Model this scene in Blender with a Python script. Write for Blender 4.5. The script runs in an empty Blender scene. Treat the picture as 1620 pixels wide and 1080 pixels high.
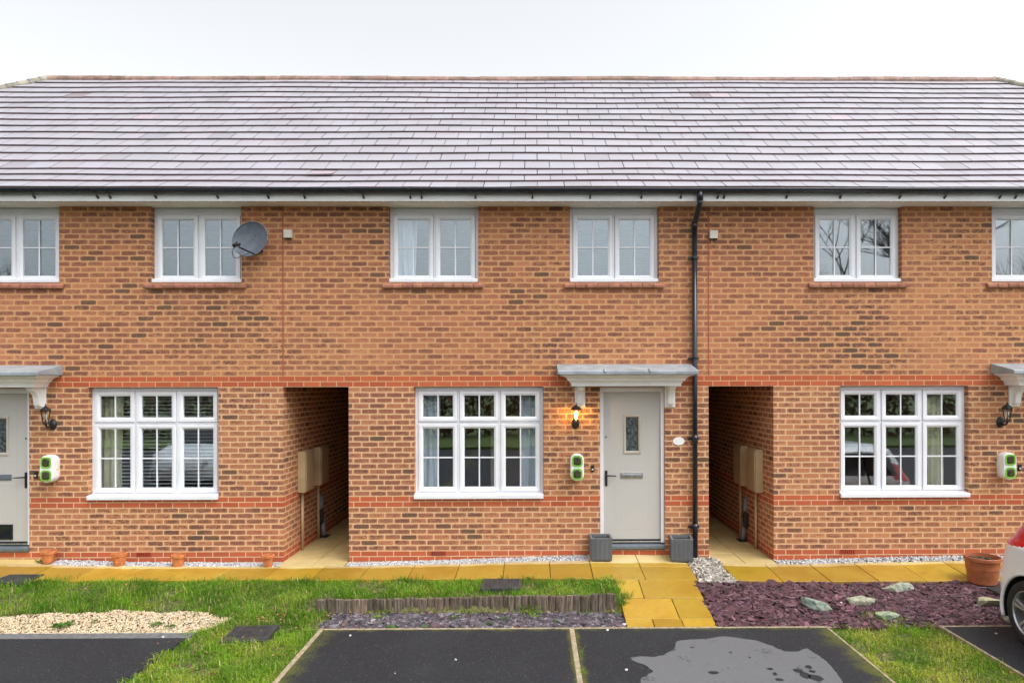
import bpy, math, random
import numpy as np
from mathutils import Vector, Matrix

random.seed(7); RNG = np.random.default_rng(11)
S = bpy.context.scene
COL = S.collection
R = math.radians
pi = math.pi

# ------------------------------------------------------------------ camera model
F, PPX, HOR = 1080.0, 853.5, 610.0
YAW, ROLL = R(0.45), R(0.12)
CAMD, EYE = 9.39, 2.41

def W(px, o=0.0):
    """lateral metre on the vertical plane standing o metres in front of the wall"""
    return (CAMD - o) * math.tan(YAW + math.atan((px - PPX) / F))

def Z(px, py, o=0.0):
    """height in metres on that plane"""
    x = W(px, o)
    dep = x * math.sin(YAW) + (CAMD - o) * math.cos(YAW)
    return EYE - (py + (px - PPX) * math.tan(ROLL) - HOR) * dep / F

# ------------------------------------------------------------------ mesh helpers
class MB:
    def __init__(s): s.v = []; s.f = []; s.c = []
    def add(s, v, f, col=None):
        n = len(s.v); s.v += [tuple(p) for p in v]; s.f += [tuple(i + n for i in q) for q in f]
        s.c += [col if col else (1, 1, 1)] * len(v)
        return s
    def box(s, x0, x1, y0, y1, z0, z1, col=None):
        return s.add([(x0,y0,z0),(x1,y0,z0),(x1,y1,z0),(x0,y1,z0),(x0,y0,z1),(x1,y0,z1),(x1,y1,z1),(x0,y1,z1)],
              [(0,3,2,1),(4,5,6,7),(0,1,5,4),(1,2,6,5),(2,3,7,6),(3,0,4,7)], col)
    def quad(s, a, b, c, d, col=None): return s.add([a, b, c, d], [(0,1,2,3)], col)
    def prism(s, poly, axis, a, b, col=None):
        """polygon (p,q) extruded along axis from a to b; x: (y,z) y: (x,z) z: (x,y)"""
        n = len(poly)
        def P(p, t): return {'x': (t, p[0], p[1]), 'y': (p[0], t, p[1]), 'z': (p[0], p[1], t)}[axis]
        v = [P(p, a) for p in poly] + [P(p, b) for p in poly]
        f = [tuple(range(n))[::-1], tuple(range(n, 2*n))] + [(i, (i+1) % n, n+(i+1) % n, n+i) for i in range(n)]
        return s.add(v, f, col)
    def tube(s, pts, r, n=10, col=None, cap=True):
        pts = [Vector(p) for p in pts]; v = []; f = []
        rr = r if isinstance(r, (list, tuple)) else [r]*len(pts)
        up = None
        for i, p in enumerate(pts):
            d = (pts[min(i+1, len(pts)-1)] - pts[max(i-1, 0)]).normalized()
            if up is None:
                up = Vector((0,0,1)) if abs(d.z) < .9 else Vector((1,0,0))
            a = d.cross(up).normalized(); b = a.cross(d).normalized(); up = b
            for k in range(n):
                t = 2*pi*k/n
                v.append(p + (a*math.cos(t) + b*math.sin(t))*rr[i])
        for i in range(len(pts)-1):
            for k in range(n):
                f.append((i*n+k, i*n+(k+1) % n, (i+1)*n+(k+1) % n, (i+1)*n+k))
        if cap:
            f.append(tuple(range(n))[::-1]); f.append(tuple(range((len(pts)-1)*n, len(pts)*n)))
        return s.add(v, f, col)
    def lathe(s, prof, mat=None, n=20, col=None, close=False):
        """profile (r,z) about z, then moved by mat"""
        v = []; f = []; m = len(prof)
        mat = mat or Matrix()
        for k in range(n):
            t = 2*pi*k/n
            for (r, z) in prof: v.append(mat @ Vector((r*math.cos(t), r*math.sin(t), z)))
        for k in range(n):
            k2 = (k+1) % n
            for i in range(m-1): f.append((k*m+i, k2*m+i, k2*m+i+1, k*m+i+1))
        return s.add(v, f, col)
    def obox(s, mat, sx, sy, sz, col=None):
        n = len(s.v); s.box(-sx/2, sx/2, -sy/2, sy/2, -sz/2, sz/2, col)
        for i in range(n, len(s.v)): s.v[i] = tuple(mat @ Vector(s.v[i]))
        return s
    def loft(s, rings, col=None, closed=True, caps=True):
        n = len(rings[0]); v = [p for r in rings for p in r]; f = []
        for i in range(len(rings)-1):
            for k in range(n if closed else n-1):
                f.append((i*n+k, i*n+(k+1) % n, (i+1)*n+(k+1) % n, (i+1)*n+k))
        if caps:
            f.append(tuple(range(n))[::-1]); f.append(tuple(range((len(rings)-1)*n, len(rings)*n)))
        return s.add(v, f, col)
    def build(s, name, mat, parent=None, smooth=False, bevel=0.0, seg=2):
        return make(name, s.v, s.f, mat, parent, smooth, bevel, s.c, seg)

ORG = {}
def org_of(o):
    return ORG.get(o.name, Vector((0,0,0))) if o else Vector((0,0,0))

def make(name, verts, faces, mat, parent=None, smooth=False, bevel=0.0, cols=None, seg=2):
    L = org_of(parent)
    me = bpy.data.meshes.new(name)
    V = np.array(verts, dtype=np.float64).reshape(-1, 3)
    me.from_pydata((V - np.array(L)).tolist(), [], faces)
    me.update()
    # box-projected UVs in world metres
    nl = len(me.loops)
    if nl:
        li = np.empty(nl, dtype=np.int32); me.loops.foreach_get('vertex_index', li)
        nrm = np.empty(len(me.polygons)*3); me.polygons.foreach_get('normal', nrm); nrm = np.abs(nrm.reshape(-1,3))
        lt = np.empty(len(me.polygons), dtype=np.int32); me.polygons.foreach_get('loop_total', lt)
        ax = np.argmax(nrm + np.array([0, .02, .01]), axis=1); ax = np.repeat(ax, lt)
        P = V[li]
        uv = np.where((ax == 0)[:,None], P[:,[1,2]], np.where((ax == 1)[:,None], P[:,[0,2]], P[:,[0,1]]))
        ul = me.uv_layers.new(name='UVMap'); ul.data.foreach_set('uv', uv.ravel().astype(np.float32))
        if cols is not None:
            a = me.attributes.new('tint', 'FLOAT_COLOR', 'POINT')
            c = np.ones((len(V), 4), dtype=np.float32); c[:, :3] = np.array(cols, dtype=np.float32)
            a.data.foreach_set('color', c.ravel())
    if smooth:
        me.polygons.foreach_set('use_smooth', [True]*len(me.polygons))
    me.materials.append(mat)
    o = bpy.data.objects.new(name, me); COL.objects.link(o)
    if parent: o.parent = parent
    ORG[o.name] = L
    if not parent: ORG[o.name] = Vector((0,0,0))
    if bevel:
        b = o.modifiers.new('Bevel', 'BEVEL'); b.width = bevel; b.segments = seg; b.limit_method = 'ANGLE'; b.angle_limit = R(40)
    return o

def tag(o, label=None, cat=None, group=None, kind=None):
    if label: o['label'] = label
    if cat: o['category'] = cat
    if group: o['group'] = group
    if kind: o['kind'] = kind
    return o

def thing(name, loc, label, cat, group=None):
    o = bpy.data.objects.new(name, None); COL.objects.link(o)
    o.location = loc; o.empty_display_size = .2; ORG[o.name] = Vector(loc)
    return tag(o, label, cat, group)

def dup(root, loc, rz=0, label=None, group=None):
    def cp(o, par):
        c = o.copy(); COL.objects.link(c)
        if par: c.parent = par
        for ch in list(o.children): cp(ch, c)
        return c
    c = cp(root, None); c.location = loc; c.rotation_euler.z = rz
    if label: c['label'] = label
    if group: c['group'] = group
    return c

# ------------------------------------------------------------------ materials
class NT:
    def __init__(s, name):
        s.m = bpy.data.materials.new(name); s.m.use_nodes = True
        s.t = s.m.node_tree; s.n = s.t.nodes; s.l = s.t.links
        s.b = s.n['Principled BSDF']; s.out = s.n['Material Output']
    def node(s, typ, **kw):
        n = s.n.new(typ)
        for k, v in kw.items(): setattr(n, k, v)
        return n
    def put(s, sock, val):
        if isinstance(val, bpy.types.NodeSocket): s.l.new(val, sock)
        elif isinstance(val, (tuple, list)) and len(val) == 3 and sock.type == 'RGBA': sock.default_value = (*val, 1)
        else: sock.default_value = val
    def math(s, op, a, b=None, c=None, clamp=False):
        n = s.node('ShaderNodeMath', operation=op, use_clamp=clamp)
        s.put(n.inputs[0], a)
        if b is not None: s.put(n.inputs[1], b)
        if c is not None: s.put(n.inputs[2], c)
        return n.outputs[0]
    def mix(s, f, a, b, blend='MIX'):
        n = s.node('ShaderNodeMix', data_type='RGBA', blend_type=blend)
        s.put(n.inputs[0], f); s.put(n.inputs[6], a); s.put(n.inputs[7], b)
        return n.outputs[2]
    def step(s, x, lo, hi):
        n = s.node('ShaderNodeMapRange', interpolation_type='SMOOTHSTEP')
        s.put(n.inputs[0], x); n.inputs[1].default_value = lo; n.inputs[2].default_value = hi
        return n.outputs[0]
    def uv(s):
        return s.node('ShaderNodeTexCoord').outputs['UV']
    def pos(s):
        return s.node('ShaderNodeNewGeometry').outputs['Position']
    def sep(s, v):
        n = s.node('ShaderNodeSeparateXYZ'); s.put(n.inputs[0], v); return n.outputs
    def comb(s, x, y, z=0.0):
        n = s.node('ShaderNodeCombineXYZ'); s.put(n.inputs[0], x); s.put(n.inputs[1], y); s.put(n.inputs[2], z); return n.outputs[0]
    def noise(s, vec, scale, detail=3, rough=.55, out='Fac'):
        n = s.node('ShaderNodeTexNoise'); s.put(n.inputs['Vector'], vec)
        n.inputs['Scale'].default_value = scale; n.inputs['Detail'].default_value = detail; n.inputs['Roughness'].default_value = rough
        return n.outputs[out]
    def white(s, vec):
        n = s.node('ShaderNodeTexWhiteNoise', noise_dimensions='3D'); s.put(n.inputs['Vector'], vec)
        return n.outputs
    def attr(s, name='tint'):
        n = s.node('ShaderNodeAttribute', attribute_name=name); return n.outputs['Color']
    def bump(s, h, strength=.4, dist=.01):
        n = s.node('ShaderNodeBump'); n.inputs['Strength'].default_value = strength; n.inputs['Distance'].default_value = dist
        s.put(n.inputs['Height'], h); s.l.new(n.outputs[0], s.b.inputs['Normal'])
    def fin(s, col=None, rough=None, metal=None, spec=None, coat=None):
        if col is not None: s.put(s.b.inputs['Base Color'], col)
        if rough is not None: s.put(s.b.inputs['Roughness'], rough)
        if metal is not None: s.b.inputs['Metallic'].default_value = metal
        if spec is not None: s.b.inputs['Specular IOR Level'].default_value = spec
        if coat is not None: s.b.inputs['Coat Weight'].default_value = coat
        return s.m

def plain(name, col, rough=.5, metal=0.0, spec=.5, var=.12, scale=8.0, bump=0.0, bscale=200.0, tint=False, coat=None):
    t = NT(name); p = t.pos()
    n = t.noise(p, scale, 4, .6)
    dark = tuple(c*(1-var*1.6) for c in col); lite = tuple(min(1, c*(1+var)) for c in col)
    c = t.mix(t.step(n, .3, .7), dark, lite)
    if tint: c = t.mix(1.0, c, t.attr(), 'MULTIPLY')
    if bump: t.bump(t.noise(p, bscale, 3), bump, .004)
    r = t.math('ADD', t.math('MULTIPLY', n, .16), rough - .08)
    return t.fin(c, r, metal, spec, coat)

def brick_mat():
    t = NT('brick'); u, v, _ = t.sep(t.uv())
    uvv = t.comb(u, v)
    wob = t.math('MULTIPLY', t.math('SUBTRACT', t.noise(uvv, 28, 2), .5), .006)
    v1 = t.math('ADD', v, wob)
    rowf = t.math('DIVIDE', v1, .075); row = t.math('FLOOR', rowf); fv = t.math('SUBTRACT', rowf, row)
    odd = t.math('MULTIPLY', t.math('FLOORED_MODULO', row, 2.0), .5)
    rj = t.math('MULTIPLY', t.white(t.comb(row, 3.7, 1.1))[0], .16)
    ub = t.math('ADD', t.math('ADD', t.math('DIVIDE', u, .225), odd), rj)
    cl = t.math('FLOOR', ub); fu = t.math('SUBTRACT', ub, cl)
    cell = t.comb(cl, row, 0.5)
    w1 = t.white(cell); r1 = w1[0]
    r2 = t.white(t.comb(cl, row, 9.5))[0]; r3 = t.white(t.comb(cl, row, 21.5))[0]
    du = t.math('ABSOLUTE', t.math('SUBTRACT', fu, .5)); dv = t.math('ABSOLUTE', t.math('SUBTRACT', fv, .5))
    eu = t.math('MULTIPLY', t.math('SUBTRACT', .5, du), .225); ev = t.math('MULTIPLY', t.math('SUBTRACT', .5, dv), .075)
    ed = t.math('MINIMUM', eu, ev)                                  # metres to the joint centre
    fine = t.noise(uvv, 160, 3, .6)
    edn = t.math('ADD', ed, t.math('MULTIPLY', t.math('SUBTRACT', fine, .5), .004))
    brick = t.step(edn, .0042, .0072)                               # 1 on the brick, 0 in the joint
    # smear : stretched noise in the middle of each brick
    ox = t.math('MULTIPLY', t.math('SUBTRACT', w1[0], .5), .12)
    dv2 = t.math('ABSOLUTE', t.math('ADD', t.math('SUBTRACT', fv, .5), ox))
    cen = t.math('SUBTRACT', 1.0, t.math('ADD', t.math('POWER', t.math('DIVIDE', du, .47), 7.0), t.math('POWER', t.math('DIVIDE', dv2, .40), 3.2)))
    st = t.noise(t.comb(t.math('MULTIPLY', u, 33), t.math('ADD', t.math('MULTIPLY', v, 72), t.math('MULTIPLY', r3, 40)), r2), 1.0, 6, .85)
    st2 = t.noise(t.comb(t.math('MULTIPLY', u, 15), t.math('ADD', t.math('MULTIPLY', v, 55), t.math('MULTIPLY', r1, 40)), r3), 1.0, 3, .6)
    reg = t.noise(uvv, .5, 3, .6)                                    # batches of darker bricks
    reg2 = t.noise(t.comb(t.math('ADD', u, 31.0), v), .42, 3, .6)     # batches of plainer, browner bricks
    plainb = t.step(reg2, .42, .62)
    mild = t.step(t.math('ADD', cen, t.math('MULTIPLY', t.math('SUBTRACT', st2, .5), 1.1)), .05, .5)
    amt = t.math('ADD', t.math('MULTIPLY', t.math('SUBTRACT', reg, .50), 2.1), t.math('MULTIPLY', t.math('SUBTRACT', r2, .5), .6))
    darkin = t.math('ADD', t.math('ADD', t.math('MULTIPLY', cen, .62), t.math('ADD', t.math('MULTIPLY', t.math('SUBTRACT', st, .5), 5.6), t.math('MULTIPLY', t.math('SUBTRACT', st2, .5), 1.8))), amt)
    darkm = t.step(darkin, .42, .98)
    base = t.mix(r1, (.57, .275, .126), (.50, .212, .104))
    base = t.mix(t.math('MULTIPLY', t.step(t.noise(uvv, 60, 3), .35, .75), .5), base, (.63, .335, .155))
    midc = t.mix(r3, (.43, .152, .082), (.28, .108, .070))
    c = t.mix(t.math('MULTIPLY', mild, t.math('ADD', t.math('MULTIPLY', plainb, .3), t.math('ADD', .22, t.math('MULTIPLY', r3, .45)))), base, midc)
    c = t.mix(t.math('MULTIPLY', darkm, t.math('SUBTRACT', .86, t.math('MULTIPLY', plainb, .22))), c, t.mix(r1, (.060, .034, .040), (.105, .060, .048)))
    full = t.math('MULTIPLY', t.math('GREATER_THAN', t.math('ADD', r2, t.math('MULTIPLY', t.math('SUBTRACT', reg, .5), .7)), .975), t.step(t.math('ADD', cen, t.math('MULTIPLY', st, 1.2)), .45, .95))
    c = t.mix(t.math('MULTIPLY', full, t.math('ADD', .3, t.math('MULTIPLY', st, .7))), c, (.10, .072, .05))
    # red courses
    red = 0.0
    for k in (0, 10, 32):
        a = t.math('LESS_THAN', t.math('ABSOLUTE', t.math('SUBTRACT', row, k + .5)), .8)
        red = t.math('MAXIMUM', red, a)
    rc = t.mix(r1, (.50, .118, .050), (.38, .086, .04))
    rc = t.mix(t.math('MULTIPLY', t.step(st, .42, .75), .35), rc, (.60, .2, .10))
    c = t.mix(red, c, rc)
    low = t.step(v, 2.6, 2.2)
    mort = t.mix(low, t.mix(t.noise(uvv, 1.6, 4), (.56, .31, .135), (.64, .40, .20)), t.mix(t.noise(uvv, 3.0, 4), (.68, .47, .275), (.78, .58, .365)))
    mort = t.mix(t.math('MULTIPLY', fine, .4), mort, (.46, .29, .15))
    c = t.mix(brick, mort, c)
    # weather: broad, faint patches and a grubby foot
    c = t.mix(t.math('MULTIPLY', t.step(t.noise(uvv, .9, 5, .65), .45, .8), .16), c, (.26, .15, .09))
    h = t.math('ADD', t.math('MULTIPLY', brick, .7), t.math('MULTIPLY', st, .3))
    t.bump(h, .55, .006)
    return t.fin(c, .88, spec=.25)

def glass_mat(name='window_glass', refl=.165, tint=(.93, .96, .97)):
    t = NT(name)
    g = t.node('ShaderNodeBsdfGlossy'); g.inputs['Roughness'].default_value = .015; g.inputs['Color'].default_value = (.86, .94, 1.0, 1)
    p = t.node('ShaderNodeBsdfTransparent'); p.inputs['Color'].default_value = (*tint, 1)
    fr = t.node('ShaderNodeLayerWeight'); fr.inputs['Blend'].default_value = .5
    fac = t.math('ADD', t.math('MULTIPLY', t.math('POWER', fr.outputs['Facing'], 5.0), .8), refl, clamp=True)
    bn = t.node('ShaderNodeBump'); bn.inputs['Strength'].default_value = .05; bn.inputs['Distance'].default_value = .02
    t.put(bn.inputs['Height'], t.noise(t.pos(), 1.7, 1)); t.l.new(bn.outputs[0], g.inputs['Normal'])
    mx = t.node('ShaderNodeMixShader'); t.put(mx.inputs[0], fac); t.l.new(p.outputs[0], mx.inputs[1]); t.l.new(g.outputs[0], mx.inputs[2])
    t.l.new(mx.outputs[0], t.out.inputs['Surface'])
    return t.m

def tile_mat():
    t = NT('roof_tile'); p = t.pos(); x, y, z = t.sep(p)
    n = t.noise(p, 1.3, 5, .65); n2 = t.noise(p, 45, 3, .6)
    c = t.mix(t.step(n, .3, .75), (.318, .306, .338), (.358, .346, .382))
    c = t.mix(t.math('MULTIPLY', t.step(n2, .45, .8), .12), c, (.2, .17, .17))
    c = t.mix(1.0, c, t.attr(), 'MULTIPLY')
    moss = t.step(t.noise(p, 2.6, 6, .7), .64, .80)
    c = t.mix(t.math('MULTIPLY', moss, .22), c, (.17, .14, .13))
    t.bump(n2, .25, .004)
    r = t.math('ADD', .36, t.math('MULTIPLY', n, .2))
    return t.fin(c, r, spec=.56)

def asphalt_mat():
    t = NT('asphalt'); p = t.pos(); x, y, z = t.sep(p)
    sp = t.noise(p, 260, 2, .7); big = t.noise(p, 1.1, 5, .6)
    mid = t.noise(p, 64, 3, .75)
    c = t.mix(t.step(t.math('ADD', t.math('MULTIPLY', sp, .45), t.math('MULTIPLY', mid, .55)), .36, .66), (.0045, .0052, .0070), (.0275, .030, .037))
    c = t.mix(t.math('MULTIPLY', t.step(big, .45, .75), .4), c, (.034, .035, .037))
    grit = t.math('GREATER_THAN', t.noise(p, 75, 1), .728)
    c = t.mix(t.math('MULTIPLY', grit, .5), c, (.30, .29, .27))
    # moss that creeps in from the edgings
    def near(v, at, w): return t.math('SUBTRACT', 1.0, t.math('DIVIDE', t.math('ABSOLUTE', t.math('SUBTRACT', v, at)), w), clamp=True)
    bay = t.math('MULTIPLY', t.math('GREATER_THAN', x, -2.35), t.math('LESS_THAN', x, 3.2))
    e = t.math('MULTIPLY', near(y, -2.05, .16), bay)
    for at, w in ((-2.27, .30), (.37, .07), (.44, .09), (3.12, .32)):
        e = t.math('MAXIMUM', e, near(x, at, w))
    ms = t.math('MULTIPLY', t.step(t.math('ADD', t.math('ADD', t.math('MULTIPLY', t.noise(p, 70, 3, .8), .75), t.math('MULTIPLY', t.noise(p, 5, 3, .6), .5)), t.math('MULTIPLY', e, .34)), .80, 1.0), t.step(e, 0.0, .3))
    c = t.mix(t.math('MULTIPLY', ms, .75), c, (.10, .105, .014))
    t.bump(sp, .6, .004)
    return t.fin(c, t.math('ADD', .62, t.math('MULTIPLY', big, .25)), spec=.35)

def slab_mat():
    t = NT('paving'); p = t.pos(); x, y, z = t.sep(p)
    f = t.noise(p, 120, 3, .6); b = t.noise(p, 2.2, 5, .65)
    edge = t.math('ADD', t.math('MULTIPLY', t.math('SUBTRACT', b, .5), .16), t.math('ADD', y, .33))
    dry = t.step(edge, -.012, .03)
    wet = t.mix(t.step(b, .3, .75), (.36, .205, .018), (.47, .30, .042))
    wet = t.mix(t.math('MULTIPLY', t.step(t.noise(p, 1.1, 4, .6), .45, .7), .6), wet, (.36, .26, .022))
    wet = t.mix(t.math('MULTIPLY', t.step(f, .4, .75), .35), wet, (.27, .145, .02))
    d = t.mix(t.step(b, .3, .7), (.48, .355, .145), (.58, .455, .225))
    c = t.mix(dry, wet, d)
    c = t.mix(1.0, c, t.attr(), 'MULTIPLY')
    st = t.step(t.noise(p, 4.5, 7, .75), .52, .72)
    c = t.mix(t.math('MULTIPLY', st, t.math('SUBTRACT', .58, t.math('MULTIPLY', dry, .40))), c, (.215, .125, .016))
    t.bump(f, .3, .004)
    return t.fin(c, t.mix(dry, (.42,)*3, (.8,)*3), spec=.4)

def grass_mat(name='grass'):
    t = NT(name); c = t.attr()
    t.fin(c, .6, spec=.25)
    tr = t.node('ShaderNodeBsdfTranslucent'); t.put(tr.inputs[0], t.mix(.5, c, (.16, .24, .02)))
    mx = t.node('ShaderNodeMixShader'); mx.inputs[0].default_value = .28
    t.l.new(t.b.outputs[0], mx.inputs[1]); t.l.new(tr.outputs[0], mx.inputs[2]); t.l.new(mx.outputs[0], t.out.inputs['Surface'])
    return t.m

def door_mat():
    t = NT('door_paint'); p = t.pos(); x, y, z = t.sep(p)
    g = t.noise(t.comb(t.math('MULTIPLY', x, 130), t.math('MULTIPLY', z, 2.2)), 1.0, 4, .7)
    c = t.mix(g, (.45, .44, .418), (.52, .51, .488))
    t.bump(g, .5, .003)
    return t.fin(c, .5, spec=.4)

def stuff_mat(name, rough=.8, spec=.3, bump=.3, bscale=90):
    t = NT(name); p = t.pos(); n = t.noise(p, bscale, 3)
    c = t.mix(t.math('MULTIPLY', n, .6), t.attr(), t.mix(1.0, t.attr(), (.55, .55, .55), 'MULTIPLY'))
    if bump: t.bump(n, bump, .004)
    return t.fin(c, rough, spec=spec)

def emit(name, col, power):
    t = NT(name); e = t.node('ShaderNodeEmission'); e.inputs[0].default_value = (*col, 1); e.inputs[1].default_value = power
    t.l.new(e.outputs[0], t.out.inputs['Surface']); return t.m

M = dict(
    brick=brick_mat(), glass=glass_mat(), lampglass=glass_mat('lamp_glass', .03, (.93,.93,.9)), tile=tile_mat(), asphalt=asphalt_mat(), slab=slab_mat(),
    grass=grass_mat(), door=door_mat(),
    upvc=plain('white_plastic', (.785,.80,.845), .32, var=.03, scale=3),
    joinery=plain('white_paint', (.84,.835,.815), .45, var=.04, scale=5),
    fascia=plain('fascia_white', (.87,.88,.88), .38, var=.05, scale=2.5),
    soffit=plain('soffit_white', (.84,.81,.76), .5, var=.05, scale=3),
    brown=plain('vent_strip_brown', (.20,.13,.09), .6),
    gutter=plain('black_plastic', (.010,.014,.023), .28, spec=.6, var=.2, scale=6),
    lead=plain('lead_sheet', (.30,.335,.365), .45, spec=.5, var=.16, scale=5),
    ridge=plain('ridge_tile', (.29,.185,.145), .7, var=.25, scale=6, bump=.2, tint=True),
    hip=plain('hip_tile', (.25,.23,.19), .7, var=.25, scale=6, bump=.2, tint=True),
    under=plain('roof_underlay', (.03,.025,.022), .9),
    sealant=plain('red_sealant', (.36,.085,.05), .7),
    redtile=plain('sill_tile', (.37,.155,.095), .75, var=.2, scale=14, bump=.2, tint=True),
    airb=plain('air_brick', (.36,.05,.022), .6, var=.15, scale=30),
    dark=plain('dark_void', (.012,.011,.010), .9),
    greyplastic=plain('grey_plastic', (.22,.245,.28), .5, var=.1),
    sillgrey=plain('door_sill_metal', (.16,.19,.22), .35, metal=.3, var=.1),
    chrome=plain('brushed_steel', (.62,.63,.64), .28, metal=1.0, var=.05),
    black=plain('black_metal', (.016,.016,.018), .38, spec=.5, var=.2, scale=20),
    beige=plain('beige_plastic', (.46,.345,.20), .5, var=.06, scale=4),
    beigeframe=plain('beige_trim', (.50,.455,.385), .45, var=.05),
    vent=plain('cream_plastic', (.62,.59,.52), .5, var=.05),
    charger=plain('charger_white', (.82,.83,.82), .3, var=.03),
    green=plain('charger_green', (.19,.50,.035), .35, var=.08),
    socket=plain('socket_flap', (.06,.062,.035), .2, var=.3, scale=30),
    yellow=plain('yellow_label', (.75,.55,.03), .5),
    dish=plain('dish_grey', (.105,.125,.155), .38, spec=.5, var=.12, scale=10),
    rattan=None, terracotta=plain('terracotta', (.55,.185,.06), .75, var=.22, scale=13, bump=.25, bscale=90),
    bigterra=plain('brown_terracotta_plastic', (.40,.125,.05), .5, var=.14, scale=9),
    soil=plain('soil', (.055,.038,.024), .95, var=.4, scale=22, bump=.8, bscale=60),
    concrete=plain('edging_concrete', (.33,.265,.175), .9, var=.22, scale=16, bump=.4, bscale=120),
    stone=stuff_mat('gravel_stone'), slate=stuff_mat('slate_chip', .55, .45, .25, 60), leaf=stuff_mat('dead_leaf', .7, .2, 0),
    weed=grass_mat('weed'),
    log=None, boulder=None,
    cover=plain('cover_plastic', (.045,.046,.050), .5, var=.25, scale=12),
    grate=plain('galvanised_grate', (.36,.38,.40), .38, metal=.6, var=.15, scale=20),
    curtain=plain('grey_curtain', (.74,.79,.84), .9, var=.05, scale=6),
    cream=plain('cream_curtain', (.82,.77,.55), .9, var=.06, scale=6),
    blind=plain('white_blind', (.74,.76,.76), .6, var=.03),
    greyblind=plain('grey_blind', (.085,.12,.155), .85, var=.05, scale=3),
    roomwall=plain('room_plaster', (.55,.36,.22), .9, var=.06, scale=2),
    obscure=plain('obscure_glass', (.085,.105,.12), .16, spec=.9, var=.5, scale=26),
    tan2=plain('ochre_wall', (.50,.30,.12), .9, var=.05, scale=2),
    tan=plain('tan_wall', (.80,.62,.40), .9, var=.05, scale=2),
    carpaint=plain('white_car_paint', (.84,.86,.88), .22, spec=.5, var=.015, scale=1, coat=.6),
    carglass=plain('car_glass', (.010,.013,.016), .06, spec=.7, var=.05),
    redlens=plain('red_lens', (.55,.004,.012), .12, spec=.7, var=.12, scale=9),
    tyre=plain('tyre_rubber', (.020,.020,.021), .75, var=.15, scale=30),
    trim=plain('black_trim', (.02,.02,.022), .55, var=.15),
    alloy=plain('alloy', (.55,.56,.58), .3, metal=.85, var=.05),
    bark=plain('bark', (.09,.07,.05), .9, var=.3, scale=8, bump=.5, bscale=30),
    hedge=stuff_mat('hedge_leaf', .7, .2, 0),
    fence=plain('timber_fence', (.20,.10,.055), .85, var=.3, scale=5),
    thatch=plain('thatch', (.105,.105,.035), .95, var=.4, scale=24, bump=.8, bscale=80),
    turf=plain('turf_ground', (.085,.13,.022), .95, var=.35, scale=3.5),
    bulb=emit('lit_bulb', (1.0, .62, .22), 26.0),
    deadbulb=plain('pale_bulb', (.7,.7,.66), .3, var=.02),
    patch=None,
)
def _m():
    t = NT('weathered_log'); p = t.pos(); x, y, z = t.sep(p)
    g = t.noise(t.comb(t.math('MULTIPLY', x, 60), t.math('MULTIPLY', y, 60), t.math('MULTIPLY', z, 5)), 1.0, 5, .7)
    c = t.mix(t.step(g, .3, .75), (.05, .038, .033), (.25, .20, .155))
    c = t.mix(1.0, c, t.attr(), 'MULTIPLY')
    c = t.mix(t.math('MULTIPLY', t.step(t.noise(p, 9, 4), .55, .75), .3), c, (.10, .11, .03))
    t.bump(g, .8, .006); M['log'] = t.fin(c, .9, spec=.2)
    t = NT('boulder_stone'); p = t.pos()
    n = t.noise(p, 16, 6, .7); c = t.mix(t.step(n, .35, .7), (.19, .205, .18), (.40, .41, .365))
    c = t.mix(t.math('MULTIPLY', t.step(t.noise(p, 7, 5), .5, .72), .6), c, (.38, .34, .19))
    c = t.mix(1.0, c, t.attr(), 'MULTIPLY')
    t.bump(n, .9, .02); M['boulder'] = t.fin(c, .9, spec=.25)
    t = NT('dry_asphalt'); p = t.pos(); sp = t.noise(p, 260, 2, .7)
    c = t.mix(t.step(sp, .3, .7), (.10, .101, .108), (.168, .170, .180))
    md = t.noise(p, 60, 3, .75); c = t.mix(t.step(md, .35, .7), t.mix(.25, c, (.08, .08, .085)), c)
    stv = t.step(t.math('ADD', t.noise(p, 3.2, 4, .6), t.math('MULTIPLY', t.math('SUBTRACT', t.noise(p, 24, 4, .7), .5), .5)), .60, .70)
    c = t.mix(t.math('MULTIPLY', stv, .75), c, (.045, .046, .049))
    t.bump(sp, .5, .004); M['patch'] = t.fin(c, .9, spec=.2)
    t = NT('woven_plastic'); u, v, _ = t.sep(t.uv())
    a = t.math('SINE', t.math('MULTIPLY', t.math('ADD', u, 0.0), 2*pi/.017)); b = t.math('SINE', t.math('MULTIPLY', v, 2*pi/.03))
    h = t.math('MULTIPLY', a, .5)
    c = t.mix(t.step(a, -1, 1), (.085, .092, .10), (.20, .212, .232)); t.bump(h, .6, .008); M['rattan'] = t.fin(c, .55, spec=.4)
_m()

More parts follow.
